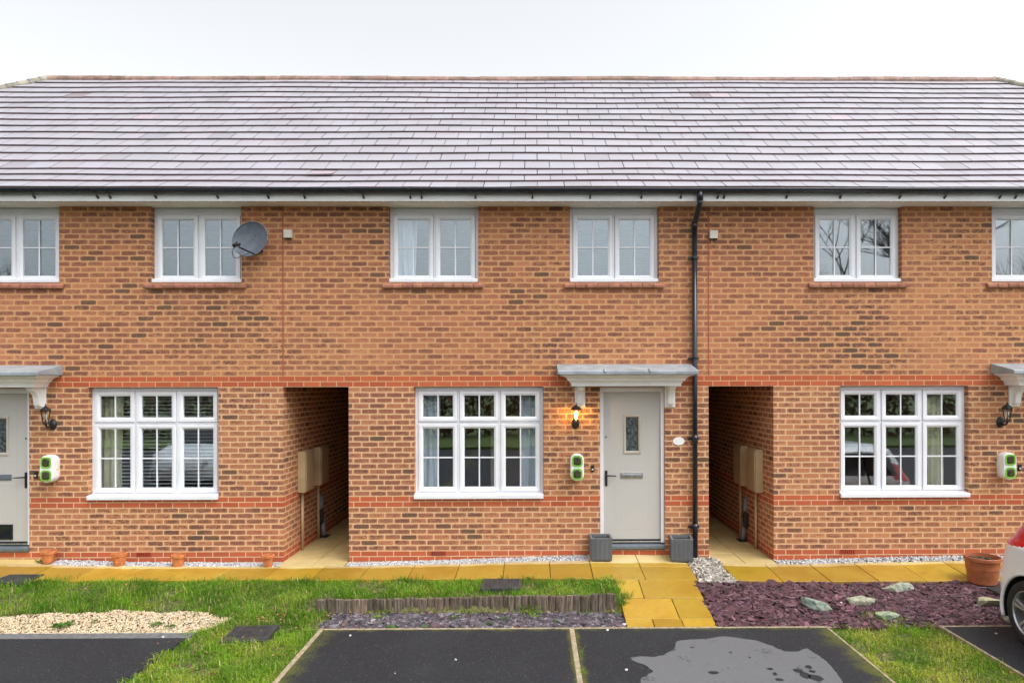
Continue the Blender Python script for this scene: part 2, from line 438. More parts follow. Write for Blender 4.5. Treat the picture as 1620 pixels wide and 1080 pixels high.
# ------------------------------------------------------------------ ground shape
def interp(x, xs, ys): return float(np.interp(x, xs, ys))
PX = [-9.5, -7.2, -6.4, -5.6, -3.4, -2.4, -1.2, -.5, .75, 1.9, 2.5, 3.4, 5.7, 9.5]
PZ = [.06, .075, .05, .02, 0.0, 0.0, .03, .05, .09, .08, .03, .01, .06, .08]
OX = [-9.5, .7, 2.1, 3.2, 9.5]
OZ = [0.0, .0, -.005, -.035, -.035]
DRIVE = -.195
def zp(x): return interp(x, PX, PZ)
def zo(x): return interp(x, OX, OZ)
def gz(x, o):
    """ground height of the strip o metres in front of the wall"""
    if o < .9:
        t = max(0, o)/.9
        return zp(x)*(1-t) + zo(x)*t
    def slope(): return zo(x) + (DRIVE - .01 - zo(x))*min(1, (o-.9)/1.14)
    if x > 1.0: return slope()
    # upper lawn held by the log edging, then the lower bed
    e = min(1, max(0, (x + 3.1)/.65))
    if o < 1.5: up = zo(x) - .035*(o-.9)/.6
    elif o < 1.56: up = -.035 - .15*(o-1.5)/.06
    else: up = -.185 - .02*min(1, (o-1.56)/.45)
    lw = zo(x) + (DRIVE - .01 - zo(x))*min(1, max(0, (o-1.0)/1.05))
    return lw*(1-e) + up*e

# ------------------------------------------------------------------ ground objects
g = MB(); g.quad((-150,-150,-.262),(150,-150,-.262),(150,150,-.262),(-150,150,-.262))
tag(g.build('ground', M['turf']), kind='structure')
# garden soil
xs = np.arange(-9.5, 9.51, .1); os_ = np.concatenate([np.arange(0, 2.05, .04), np.arange(2.05, 4.6, .25)])
v = []; f = []
for i, x in enumerate(xs):
    for j, o in enumerate(os_): v.append((x, -o, gz(x, o) - .035))
n = len(os_)
for i in range(len(xs)-1):
    for j in range(n-1): f.append((i*n+j, i*n+j+1, (i+1)*n+j+1, (i+1)*n+j))
tag(make('garden_ground', v, f, M['thatch'], smooth=True), kind='structure')
# asphalt
g = MB()
for x0, x1, y1 in ((-9.6, -3.62, -2.285), (-2.262, 3.135, -2.066), (4.40, 9.6, -2.066)):
    g.box(x0, x1, -4.6, y1, -.255, DRIVE)
tag(g.build('driveway', M['asphalt']), kind='structure')
g = MB(); g.box(-60, 60, -18.6, -4.6, -.25, DRIVE - .004)
tag(g.build('road', M['asphalt']), kind='structure')
g = MB(); g.box(-60, 60, -40, -18.7, -.25, -.10)
tag(g.build('verge', M['turf']), kind='structure')
# concrete edgings
g = MB()
def strip(x0, x1, y0, y1, z1=DRIVE+.006): g.box(x0, x1, y0, y1, -.26, z1)
strip(-2.31, 3.16, -2.066, -2.036); strip(4.37, 9.5, -2.066, -2.036)
strip(-2.31, -2.262, -4.6, -2.078); strip(.372, .424, -4.6, -2.078, DRIVE+.004); strip(3.135, 3.16, -4.6, -2.078); strip(4.372, 4.40, -4.6, -2.078)
tag(g.build('kerb', M['concrete'], bevel=.006), kind='structure')
# dry patch left by a parked car
outline = [(995,1040),(1002,1046),(1020,1052),(1032,1062),(1022,1068),(1014,1072),(1010,1090),(1012,1140),(1330,1140),(1345,1100),(1332,1080),(1322,1062),(1308,1046),(1290,1034),(1276,1025),
           (1262,1030),(1240,1030),(1222,1022),(1200,1014),(1170,1009),(1145,1006),(1120,1010),(1090,1011),(1070,1014),(1069,1020),(1062,1028),(1050,1036),(1030,1039),(1012,1038)]
def ground_at(px, py, z):
    """point of the horizontal plane z seen at a pixel"""
    y = py + (px-PPX)*math.tan(ROLL)
    dep = (EYE - z)*F/(y-HOR)
    a = (px-PPX)/F*dep
    return (a*math.cos(YAW) + dep*math.sin(YAW), -CAMD + dep*math.cos(YAW) - a*math.sin(YAW))
ol = [Vector(ground_at(px, py, DRIVE)) for px, py in outline]
pts = []
for i, a in enumerate(ol):
    b = ol[(i+1) % len(ol)]; k = max(2, int((b-a).length/.03))
    d = (b-a).normalized(); nn = Vector((d.y, -d.x))
    for q in range(k):
        pts.append(a.lerp(b, q/k) + nn*random.uniform(-.008, .008))
g = MB(); g.add([(p.x, p.y, DRIVE+.003) for p in pts], [tuple(range(len(pts)))])
tag(g.build('driveway_patch', M['patch']), kind='structure')
# damp spots left on the dry patch
g = MB()
for px, py, rx, ry in ((1128,1064,.05,.022),(1217,1058,.03,.016),(1225,1066,.02,.02),(1262,1061,.045,.03),(1272,1068,.05,.05),(1278,1055,.03,.03),(1290,1072,.06,.05),(1284,1062,.03,.02),(1232,1075,.04,.02),(1155,1032,.018,.01),(1185,1040,.012,.01),(1094,1024,.02,.008)):
    cx, cy = ground_at(px, py, DRIVE)
    k = 18; ring = [(cx + rx*math.cos(2*pi*i/k)*random.uniform(.7,1.15), cy + ry*1.6*math.sin(2*pi*i/k)*random.uniform(.7,1.15), DRIVE+.006) for i in range(k)]
    g.add(ring, [tuple(range(k))])
tag(g.build('driveway_damp_spots', M['asphalt']), kind='structure')

# paving slabs
def slab(g, x0, x1, o0, o1, th=.05):
    e = .004; j = random.uniform(-.003, .003); k = random.uniform(.80, 1.08); col = (k, k*random.uniform(.96, 1.02), k*random.uniform(.85, 1.05))
    x0 += e; x1 -= e; o0 += e; o1 -= e
    c = [(x0, -o1), (x1, -o1), (x1, -o0), (x0, -o0)]
    top = [(x, y, gz(x if x < 1 or o0 < .9 else max(x, 1.01), -y) + j + random.uniform(-.0015, .0015)) for x, y in c]
    v = [(x, y, z-th) for x, y, z in top] + top
    g.add(v, [(0,3,2,1),(4,5,6,7),(0,1,5,4),(1,2,6,5),(2,3,7,6),(3,0,4,7)], col)
g = MB()
x = -9.4; 
while x < .70:
    x1 = min(x + .6, .735)
    if .735 - x1 < .2: x1 = .735
    slab(g, x, x1, .21, .86); x = x1
    if x >= .735: break
slab(g, -7.9, -6.62, .0, .21)
for a, b in ((.735, 1.385), (1.385, 2.04)):
    slab(g, a, b, .0, .45); slab(g, a, b, .45, .9)
for a, b, c, d in ((1.0,1.29,.9,1.37),(1.29,1.99,.9,1.37),(1.0,1.61,1.37,1.84),(1.61,1.985,1.37,1.84),(1.0,1.3,1.84,2.03),(1.3,1.62,1.84,2.03),(1.62,1.98,1.84,2.03)):
    slab(g, a, b, c, d)
x = 2.50
while x < 9.3:
    slab(g, x, x+.6, .21, .9); x += .6
tag(g.build('front_path', M['slab'], bevel=.004, seg=1), kind='structure')
g = MB()
def pslab(x0, x1, y0, y1):
    e = .003; k = random.uniform(.9, 1.05); zz = random.uniform(-.002, .002) + .0
    g.box(x0+e, x1-e, y0+e, y1-e, -.06, zz + .002, (k, k, k*.97))
for xa in (-3.45, 2.40):
    y = -.21; xm = xa + .46
    while y < 8.6:
        pslab(xa+.004, xm, y, y+.6); pslab(xm, xa+.886, y, y+.6); y += .6
tag(g.build('passage_path', M['slab'], bevel=.004, seg=1), kind='structure')

# ------------------------------------------------------------------ houses
X1, X2 = W(448), W(1121)                    # party joints
XL, XR = -13.8, 13.45
PL0, PL1 = W(448), W(551.5)                 # left passage
PR0, PR1 = W(1121.5), W(1223.5)             # right passage
TOP = 4.875
DEPTH = 8.6

def facade(mb, x0, x1, z0, z1, ops, th=.3):
    xs = sorted(set([x0, x1] + [a for o in ops for a in o[:2] if x0 < a < x1]))
    zs = sorted(set([z0, z1] + [a for o in ops for a in o[2:] if z0 < a < z1]))
    inside = lambda x, z: any(o[0] < x < o[1] and o[2] < z < o[3] for o in ops)
    for i in range(len(xs)-1):
        for j in range(len(zs)-1):
            a, b, c, d = xs[i], xs[i+1], zs[j], zs[j+1]
            if inside((a+b)/2, (c+d)/2): continue
            mb.quad((a,0,c),(b,0,c),(b,0,d),(a,0,d)); mb.quad((b,th,c),(a,th,c),(a,th,d),(b,th,d))
    for o in ops:
        a, b, c, d = max(o[0], x0), min(o[1], x1), max(o[2], z0), min(o[3], z1)
        if a > x0: mb.quad((a,0,c),(a,0,d),(a,th,d),(a,th,c))
        if b < x1: mb.quad((b,0,c),(b,th,c),(b,th,d),(b,0,d))
        if c > z0: mb.quad((a,0,c),(a,th,c),(b,th,c),(b,0,c))
        if d < z1: mb.quad((a,0,d),(b,0,d),(b,th,d),(a,th,d))
    for xx, s in ((x0, 1), (x1, -1)):
        zz = z0
        for o in ops:
            if (s == 1 and o[0] <= x0) or (s == -1 and o[1] >= x1): zz = max(zz, o[3])
        q = [(xx,0,zz),(xx,0,z1),(xx,th,z1),(xx,th,zz)]
        mb.quad(*(q if s == -1 else q[::-1]))

UZ0, UZ1 = 3.828, 4.868
GZ0, GZ1 = .90, 2.395
def gx(p0, p1): return W(p0, -.085 if p0 < 845 else 0), W(p1, -.085 if p1 > 845 else 0)
UWIN = {'L': [gx(-46, 94), gx(244.5, 382.5)], 'M': [gx(617.5, 757), gx(902, 1041)], 'R': [gx(1288, 1422), gx(1569.5, 1707)]}
GWIN = {'L': gx(145.5, 345.5), 'M': gx(656.5, 859.5), 'R': gx(1328, 1526)}
DOOR = {'L': (W(46)-.885, W(46)), 'M': gx(949, 1050), 'R': (W(1640), W(1640)+.885)}

houses = {}
houses['M'] = thing('brick_house', ((X1+X2)/2, 0, 0), 'middle terraced brick house with pale front door lit lantern and two dark planters', 'house', 'terraced brick houses')
houses['L'] = thing('brick_house', (-8, 0, 0), 'left terraced brick house with satellite dish and row of small terracotta pots', 'house', 'terraced brick houses')
houses['R'] = thing('brick_house', (8, 0, 0), 'right terraced brick house beyond black downpipe facing the plum slate bed', 'house', 'terraced brick houses')

def ww(u): return (u[0], u[1], 3.825, TOP)
def wg(u): return (u[0], u[1], GZ0-.008, 2.4)
def dd(u): return (u[0], u[1], .15, 2.4)
def house_walls():
    for k, x0, x1 in (('L', XL, X1), ('M', X1, X2), ('R', X2, XR)):
        ops = [ww(u) for u in UWIN[k]] + [wg(GWIN[k]), dd(DOOR[k])]
        if k == 'M': ops.append((x0-.01, PL1, -.4, 2.4))
        if k == 'R': ops.append((x0-.01, PR1, -.4, 2.4))
        m = MB(); facade(m, x0, x1, -.3, TOP, ops)
        # side walls along the passages and the ends, back wall
        if k == 'L':
            m.box(X1-.3, X1, .3, DEPTH, -.3, 2.398); m.box(XL, XL+.3, .3, DEPTH, -.3, TOP)
        if k == 'M':
            m.box(PL1, PL1+.3, .3, DEPTH, -.3, 2.398); m.box(X2-.3, X2, .3, DEPTH, -.3, TOP)
        if k == 'R':
            m.box(PR1, PR1+.3, .3, DEPTH, -.3, 2.398); m.box(XR-.3, XR, .3, DEPTH, -.3, TOP)
        m.box(x0+.3, x1-.3, DEPTH-.3, DEPTH, -.3 if k == 'L' else -.3, TOP-.002)
        houses[k+'w'] = m.build('wall', M['brick'], houses[k])
house_walls()

# floors, ceilings and rooms
for k, a, b in (('L', XL+.3, X1-.3), ('M', PL1+.3, X2-.3), ('R', PR1+.3, XR-.3)):
    m = MB()
    xa, xb = {'L': (X1-.3-5.0, X1-.32), 'M': (PL1+.32, X2-.32), 'R': (PR1+.32, PR1+5.0)}[k]
    ua, ub = {'L': (X1-.3-5.0, X1-.02), 'M': (X1+.02, X2-.32), 'R': (X2+.02, PR1+5.0)}[k]
    m.box(ua, ub, .302, 4.6, 2.402, 2.62)                                     # floor between storeys
    m.box(xa, xb, .302, 4.6, .02, .12); m.box(ua, ub, .302, 4.6, 4.80, 4.85)
    m.box(xa, xb, 4.6, 4.7, .12, 4.8)
    for q in ((xa, xa+.05), (xb-.05, xb)): m.box(q[0], q[1], .304, 4.6, .12, 2.40)
    for q in ((ua, ua+.05), (ub-.05, ub)): m.box(q[0], q[1], .304, 4.6, 2.62, 4.8)
    mid = (UWIN[k][0][1] + UWIN[k][1][0])/2
    m.box(mid-.05, mid+.05, .304, 4.6, 2.62, 4.8)
    dm = DOOR[k][0]-.16 if k != 'L' else DOOR[k][1]+.06
    m.box(dm, dm+.08, .304, 4.6, .12, 2.40)
    m.build('room', M['roomwall'], houses[k])
# passage ceilings belong to the house above
for k, a, b in (('M', PL0, PL1), ('R', PR0, PR1)):
    m = MB(); m.box(a+.002, b-.002, .3, DEPTH-.3, 2.40, 2.47); m.build('passage_ceiling', M['soffit'], houses[k])
    m = MB(); m.box(a+.004, b-.004, 6.0, 6.08, .0, 2.40); m.build('passage_gate', M['fence'], houses[k])

# windows
def sash(mb, x0, x1, z0, z1, y, w=.064, d=.045):
    """mitred casement frame with a chamfered inner lip"""
    def ring(e, yy): return [(x0+e, yy, z0+e), (x1-e, yy, z0+e), (x1-e, yy, z1-e), (x0+e, yy, z1-e)]
    prof = [(0, y+d), (0, y+.004), (.004, y), (w*.62, y), (w*.70, y+.004), (w, y+.016), (w, y+d)]
    rings = [ring(e, yy) for e, yy in prof]
    mb.loft(rings + [rings[0]], caps=False)

def window(house, x0, x1, z0, z1, cols, splits, sill, y=.085):
    """outer frame > casements, panes, glazing bars, sill"""
    fr = MB(); fw = .045; d = .07; mw = .026
    fr.box(x0+.002, x0+fw, y, y+d, z0, z1); fr.box(x1-fw, x1-.002, y, y+d, z0, z1)
    hb = .09 if sill == 'tile' else .05
    fr.box(x0+fw, x1-fw, y+.001, y+d, z1-hb, z1); fr.box(x0+fw, x1-fw, y+.001, y+d, z0, z0+fw)
    ix0, ix1, iz0, iz1 = x0+fw, x1-fw, z0+fw, z1-hb
    cw = (ix1-ix0-(cols-1)*mw)/cols
    for c in range(1, cols): 
        a = ix0 + c*cw + (c-1)*mw; fr.box(a, a+mw, y+.002, y+d, iz0, iz1)
    bands = []
    zz = [iz0] + [iz0 + s*(iz1-iz0) for s in splits] + [iz1]
    for i in range(len(zz)-1):
        a = zz[i] + (mw/2 if i else 0); b = zz[i+1] - (mw/2 if i < len(zz)-2 else 0); bands.append((a, b))
        if i: 
            for c in range(cols):
                q = ix0 + c*(cw+mw); fr.box(q, q+cw, y+.003, y+d, zz[i]-mw/2, zz[i]+mw/2)
    w = fr.build('window', M['upvc'], house, bevel=.004)
    for c in range(cols):
        a = ix0 + c*(cw+mw)
        for i, (p, q) in enumerate(bands):
            sm = MB(); sash(sm, a+.003, a+cw-.003, p+.003, q-.003, y-.014)
            sm.build('casement', M['upvc'], w)
            r = .067; gx0, gx1, gz0, gz1 = a+r, a+cw-r, p+r, q-r
            gm = MB(); gm.box(gx0-.003, gx1+.003, y+.012, y+.022, gz0-.003, gz1+.003); gm.build('pane', M['glass'], w)
            bm_ = MB(); bx = (gx0+gx1)/2; b2 = .009
            if q-p > .6:
                bz = (gz0+gz1)/2
                bm_.box(bx-b2, bx+b2, y+.0, y+.0105, gz0, gz1); bm_.box(gx0, bx-b2, y+.001, y+.0105, bz-b2, bz+b2); bm_.box(bx+b2, gx1, y+.001, y+.0105, bz-b2, bz+b2)
            else: bm_.box(bx-b2, bx+b2, y+.0, y+.0105, gz0, gz1)
            bm_.build('glazing_bar', M['upvc'], w, bevel=.002, seg=1)
    sl = MB()
    if sill == 'tile':
        sl.prism([(y-.005, z0+.002), (-.004, z0-.03+.028), (-.008, z0-.01), (-.008, z0-.003-.03+.03), (y-.005, z0-.002)], 'x', x0+.004, x1-.004) if False else None
        sl.prism([(y+.02, z0-.001), (y-.045, z0-.001), (y-.075, z0+.012), (y-.075, z0+.045), (y-.06, z0+.058), (y+.001, z0+.062), (y+.001, z0+.0)], 'x', x0+.003, x1-.003)
        sl.build('sill', M['upvc'], w, bevel=.003)
        bt = MB(); n = max(6, round((x1-x0+.15)/.145)); xx0, xx1 = x0-.085, x1+.075
        if True:
            st = (xx1-xx0)/n
            for i in range(n):
                k = random.uniform(.85, 1.15); dz = random.uniform(-.002, .002)
                bt.prism([(.0, 3.757), (-.047, 3.752+dz), (-.05, 3.785+dz), (-.04, 3.800+dz), (.0, 3.822)], 'x', xx0+i*st+.003, xx0+(i+1)*st-.003, (k, k*random.uniform(.9, 1.05), k))
        bt.build('brick_sill', M['redtile'], w, bevel=.003, seg=1)
    else:
        sl.prism([(y+.02, z0-.006), (-.035, z0-.030), (-.04, z0-.024), (-.04, z0+.012), (-.034, z0+.018), (y-.0, z0+.040), (y+.001, z0-.001)], 'x', x0+.002 if False else x0-.012, x1+.012) if False else None
        sl.prism([(y+.001, z0-.004), (-.002, z0-.006), (-.002, z0-.036), (-.042, z0-.036), (-.045, z0-.03), (-.045, z0+.012), (-.038, z0+.019), (y-.005, z0+.036), (y+.001, z0+.036)], 'x', x0+.003, x1-.003)
        sl.build('sill', M['upvc'], w, bevel=.003)
    return w

for k in 'LMR':
    for u in UWIN[k]: window(houses[k], u[0], u[1], UZ0, UZ1, 2, [], 'tile')
    u = GWIN[k]; window(houses[k], u[0], u[1], GZ0, GZ1, 3, [.685], 'white')

# doors
def door(house, x0, x1, mirror=False, catflap=False):
    z0, z1 = .24, 2.395; y = .055; fw = .052
    fr = MB(); fr.box(x0+.002, x0+fw, y-.02, y+.07, z0, z1); fr.box(x1-fw, x1-.002, y-.02, y+.07, z0, z1); fr.box(x0+fw, x1-fw, y-.019, y+.07, z1-.075, z1)
    d = MB(); a, b, c, e = x0+fw+.004, x1-fw-.004, z0+.045, z1-.08
    P = lambda q: a + q*(b-a) if not mirror else b - q*(b-a)
    gw = sorted((P(.36), P(.655))); gz0_, gz1_ = 1.475, 2.0
    yy = y+.012
    for q in ((a, gw[0], c, e), (gw[1], b, c, e), (gw[0], gw[1], c, gz0_), (gw[0], gw[1], gz1_, e)): d.box(q[0], q[1], yy, yy+.045, q[2], q[3])
    leaf = d.build('door', M['door'], house)
    fr.build('door_frame', M['upvc'], leaf, bevel=.005)
    gr = MB(); n = 4
    for i in range(1, n+1):
        q = a + i*(b-a)/(n+1)
        if gw[0]-.02 < q < gw[1]+.02: continue
        gr.box(q-.0015, q+.0015, yy-.0012, yy+.002, c+.02, e-.02)
    gr.box(a+.01, b-.01, yy-.0012, yy+.002, c+.135, c+.138)
    gr.build('groove', M['beigeframe'], leaf)
    t = MB(); sash(t, gw[0]-.006, gw[1]+.006, gz0_-.006, gz1_+.006, yy-.014, .036, .05); t.build('vision_frame', M['beigeframe'], leaf)
    p = MB(); p.box(gw[0]+.028, gw[1]-.028, yy+.012, yy+.02, gz0_+.028, gz1_-.028); p.build('pane', M['obscure'], leaf)
    lz = 1.17
    l = MB(); q = sorted((P(.30), P(.695))); l.box(q[0], q[1], yy-.012, yy, lz-.042, lz+.036); l.box(q[0]+.012, q[1]-.012, yy-.018, yy-.012, lz-.028, lz+.012)
    l.build('letterbox', M['chrome'] if not catflap else M['sillgrey'], leaf, bevel=.004)
    h = MB(); hx = P(.045); s = -1 if mirror else 1
    h.box(hx-.017, hx+.017, yy-.010, yy, 1.02, 1.235)
    h.tube([(hx, yy-.01, 1.17), (hx, yy-.055, 1.17), (hx+s*.03, yy-.06, 1.17), (hx+s*.135, yy-.058, 1.165)], [.011, .011, .011, .008], 8)
    h.tube([(hx, yy-.001, 1.075), (hx, yy-.016, 1.075)], .012, 10)
    h.build('handle', M['black'], leaf, bevel=.004)
    sp = MB(); sp.tube([(P(.045)+s*.0, yy+.001, 1.70), (P(.045), yy-.006, 1.70)], .011, 12); sp.build('keyhole', M['black'], leaf)
    w = MB(); w.box(a+.001, b-.001, yy-.004, yy+.03, z0+.022, z0+.043); w.build('weather_bar', M['black'], leaf)
    th = MB(); th.box(x0+fw+.001, x1-fw-.001, y-.012, y+.05, z0+.002, z0+.020); th.build('threshold', M['chrome'], leaf, bevel=.003)
    ds = MB(); ds.prism([(y+.06, z0-.06), (-.03, z0-.075), (-.035, z0-.07), (-.035, z0-.03), (y+.06, z0-.002)], 'x', x0+.003, x1-.003); ds.build('door_sill', M['sillgrey'], leaf, bevel=.003)
    if catflap:
        cf = MB(); q = sorted((P(.60), P(.28))); sash(cf, q[0], q[1], .31, .52, yy-.014, .022, .02); cf.build('cat_flap', M['black'], leaf)
        cg = MB(); cg.box(q[0]+.02, q[1]-.02, yy-.006, yy-.002, .33, .50); cg.build('flap_panel', M['carglass'], leaf)
door(houses['M'], *DOOR['M']); door(houses['L'], *DOOR['L'], mirror=True, catflap=True); door(houses['R'], *DOOR['R'])

# door canopies
def canopy(house, x0, x1):
    """x0,x1: ends of the lead; cornice and brackets under it"""
    e0 = .155
    bx0, bx1, by = x0 + .19, x1 - .19, -.285
    prof = [(2.404,0),(2.440,0),(2.440,.010),(2.452,.012),(2.468,.022),(2.474,.034),(2.474,.046),(2.500,.052),(2.520,.072),(2.534,.100),(2.540,.125),(2.540,.142),(2.566,.146)]
    m = MB(); rings = [[(bx0-e, by-e, z), (bx1+e, by-e, z), (bx1+e, .0-.001, z), (bx0-e, .0-.001, z)] for z, e in prof]
    m.loft(rings); c = m.build('door_canopy', M['joinery'], house)
    l = MB(); l.prism([(-.001, 2.705), (-.462, 2.606), (-.470, 2.598), (-.470, 2.560), (-.463, 2.556), (-.455, 2.568), (-.001, 2.568)], 'x', x0, x1)
    for q in (.335, .655):
        xx = x0 + q*(x1-x0); l.tube([(xx, -.474, 2.585), (xx, -.462, 2.612), (xx+.004, -.40, 2.628), (xx, -.34, 2.630)], [.017, .023, .018, .004], 8)
    l.build('lead_roof', M['lead'], c, bevel=.004)
    for xx in (bx0 + .13 , bx1 - .10):
        b = MB(); b.box(xx-.072, xx+.072, -.026, -.001, 2.112, 2.404)
        pr = [(-.026, 2.404), (-.215, 2.404), (-.222, 2.385), (-.215, 2.362), (-.185, 2.345), (-.150, 2.325), (-.120, 2.29), (-.105, 2.25), (-.098, 2.205), (-.092, 2.165), (-.078, 2.145), (-.026, 2.140)]
        b.prism(pr, 'x', xx-.040, xx+.040); b.box(xx-.052, xx+.052, -.226, -.027, 2.388, 2.4035)
        b.build('bracket', M['joinery'], c, bevel=.004)
canopy(houses['M'], W(882.5, .45), W(1105, .45))
cl = W(1105, .45) - W(882.5, .45)
canopy(houses['L'], W(99)-cl, W(99)); canopy(houses['R'], W(1567), W(1567)+cl)

# roof
P0 = (-.34, 5.02)         # y, z of the eaves edge
GA = .31; NR = 18
prof = [P0]
for k in range(NR):
    a = R(32) if k < 3 else R(39)
    prof.append((prof[-1][0] + GA*math.cos(a), prof[-1][1] + GA*math.sin(a)))
RY, RZ = prof[-1]
HX0, HX1 = -9.44, 9.09     # ridge ends
def hipx(y): return HX0 - (RY - y), HX1 + (RY - y)
TW = .358
slips = [(525, 277, 3.5), (447, 276.5, 0)]
roofs = {'L': MB(), 'M': MB(), 'R': MB()}
def sag(x, k): return .006*math.sin(x*.7 + k*.30) + .003*math.sin(x*2.3 - k*.8)
for k in range(NR):
    (ya, za), (yb, zb) = prof[k], prof[k+1]
    a = math.atan2(zb-za, yb-ya); nrm = (-math.sin(a), math.cos(a))
    lo, hi = hipx(ya)
    j0 = int(math.floor(lo/TW)) - 1
    xx = j0*TW + (k % 2)*TW*.5 + .05
    while xx < hi:
        xa, xb = max(xx, lo), min(xx+TW, hi)
        xx += TW
        if xb - xa < .03: continue
        t0 = .031 + random.gauss(0, .0009); t1 = .006
        k1 = random.gauss(1, .02); col = (k1*random.uniform(.99, 1.02), k1*random.uniform(.99, 1.005), k1*random.uniform(.99, 1.02))
        if random.random() < .03: q_ = random.uniform(.82, .93); col = tuple(c*q_ for c in col)
        dx = random.gauss(0, .0015); rot = random.gauss(0, .0018); sl = 0.0; gap = .0038
        xc = (xa+xb)/2
        pxc = PPX + F*math.tan(math.atan(xc/(CAMD+ya)) - YAW)
        if k == 2 and abs(pxc-518) < 18: sl = .03; rot = .03; t0 = .045; col = (1.05, .93, .93)
        if k == 14 and min(abs(pxc-q) for q in (113, 1120, 1563)) < 9: col = (.72, .62, .6); sl = .012
        if k == 14 and min(abs(pxc-q) for q in (137, 722, 1150)) < 9: col = (1.2, 1.05, 1.02)
        if k == 10 and min(abs(pxc-q) for q in (222, 1342)) < 10: col = (1.15, 1.0, 1.02)
        def Pt(x, s, t, side):
            y = ya + math.cos(a)*(s*GA - sl + rot*(x-xc)*0 ) + nrm[0]*t
            z = za + math.sin(a)*(s*GA - sl) + nrm[1]*t + sag(x, k + s) + rot*side*.12*(1-s)
            return (x + dx, y, z)
        yb_lo, yb_hi = hipx(yb)
        x2a, x2b = max(xa+gap, min(yb_lo, xb-.01)) if xa <= lo + 1e-6 else xa+gap, xb-gap
        if xb >= hi - 1e-6: x2b = max(xa+.01, min(xb, yb_hi))
        v = [Pt(xa+gap, -.02, t0-.024, -1), Pt(xb-gap, -.02, t0-.024, 1), Pt(x2b, 1.02, t1-.012, 1), Pt(x2a, 1.02, t1-.012, -1),
             Pt(xa+gap, -.0, t0, -1), Pt(xb-gap, -.0, t0, 1), Pt(x2b, 1.02, t1, 1), Pt(x2a, 1.02, t1, -1)]
        key = 'L' if xc < X1 else ('M' if xc < X2 else 'R')
        roofs[key].add(v, [(0,3,2,1),(4,5,6,7),(2,3,7,6)], col)
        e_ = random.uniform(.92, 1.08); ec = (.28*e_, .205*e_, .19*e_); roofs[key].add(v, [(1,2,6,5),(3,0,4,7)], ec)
        f0, f1 = Vector(v[4]) + Vector((.0005-gap,0,0)), Vector(v[5]) + Vector((gap-.0005,0,0)); roofs[key].add([(f0.x, v[0][1], v[0][2]), (f1.x, v[1][1], v[1][2]), tuple(f1), tuple(f0)], [(0,1,2,3)], ec)   # raw brown lower edge of the tile
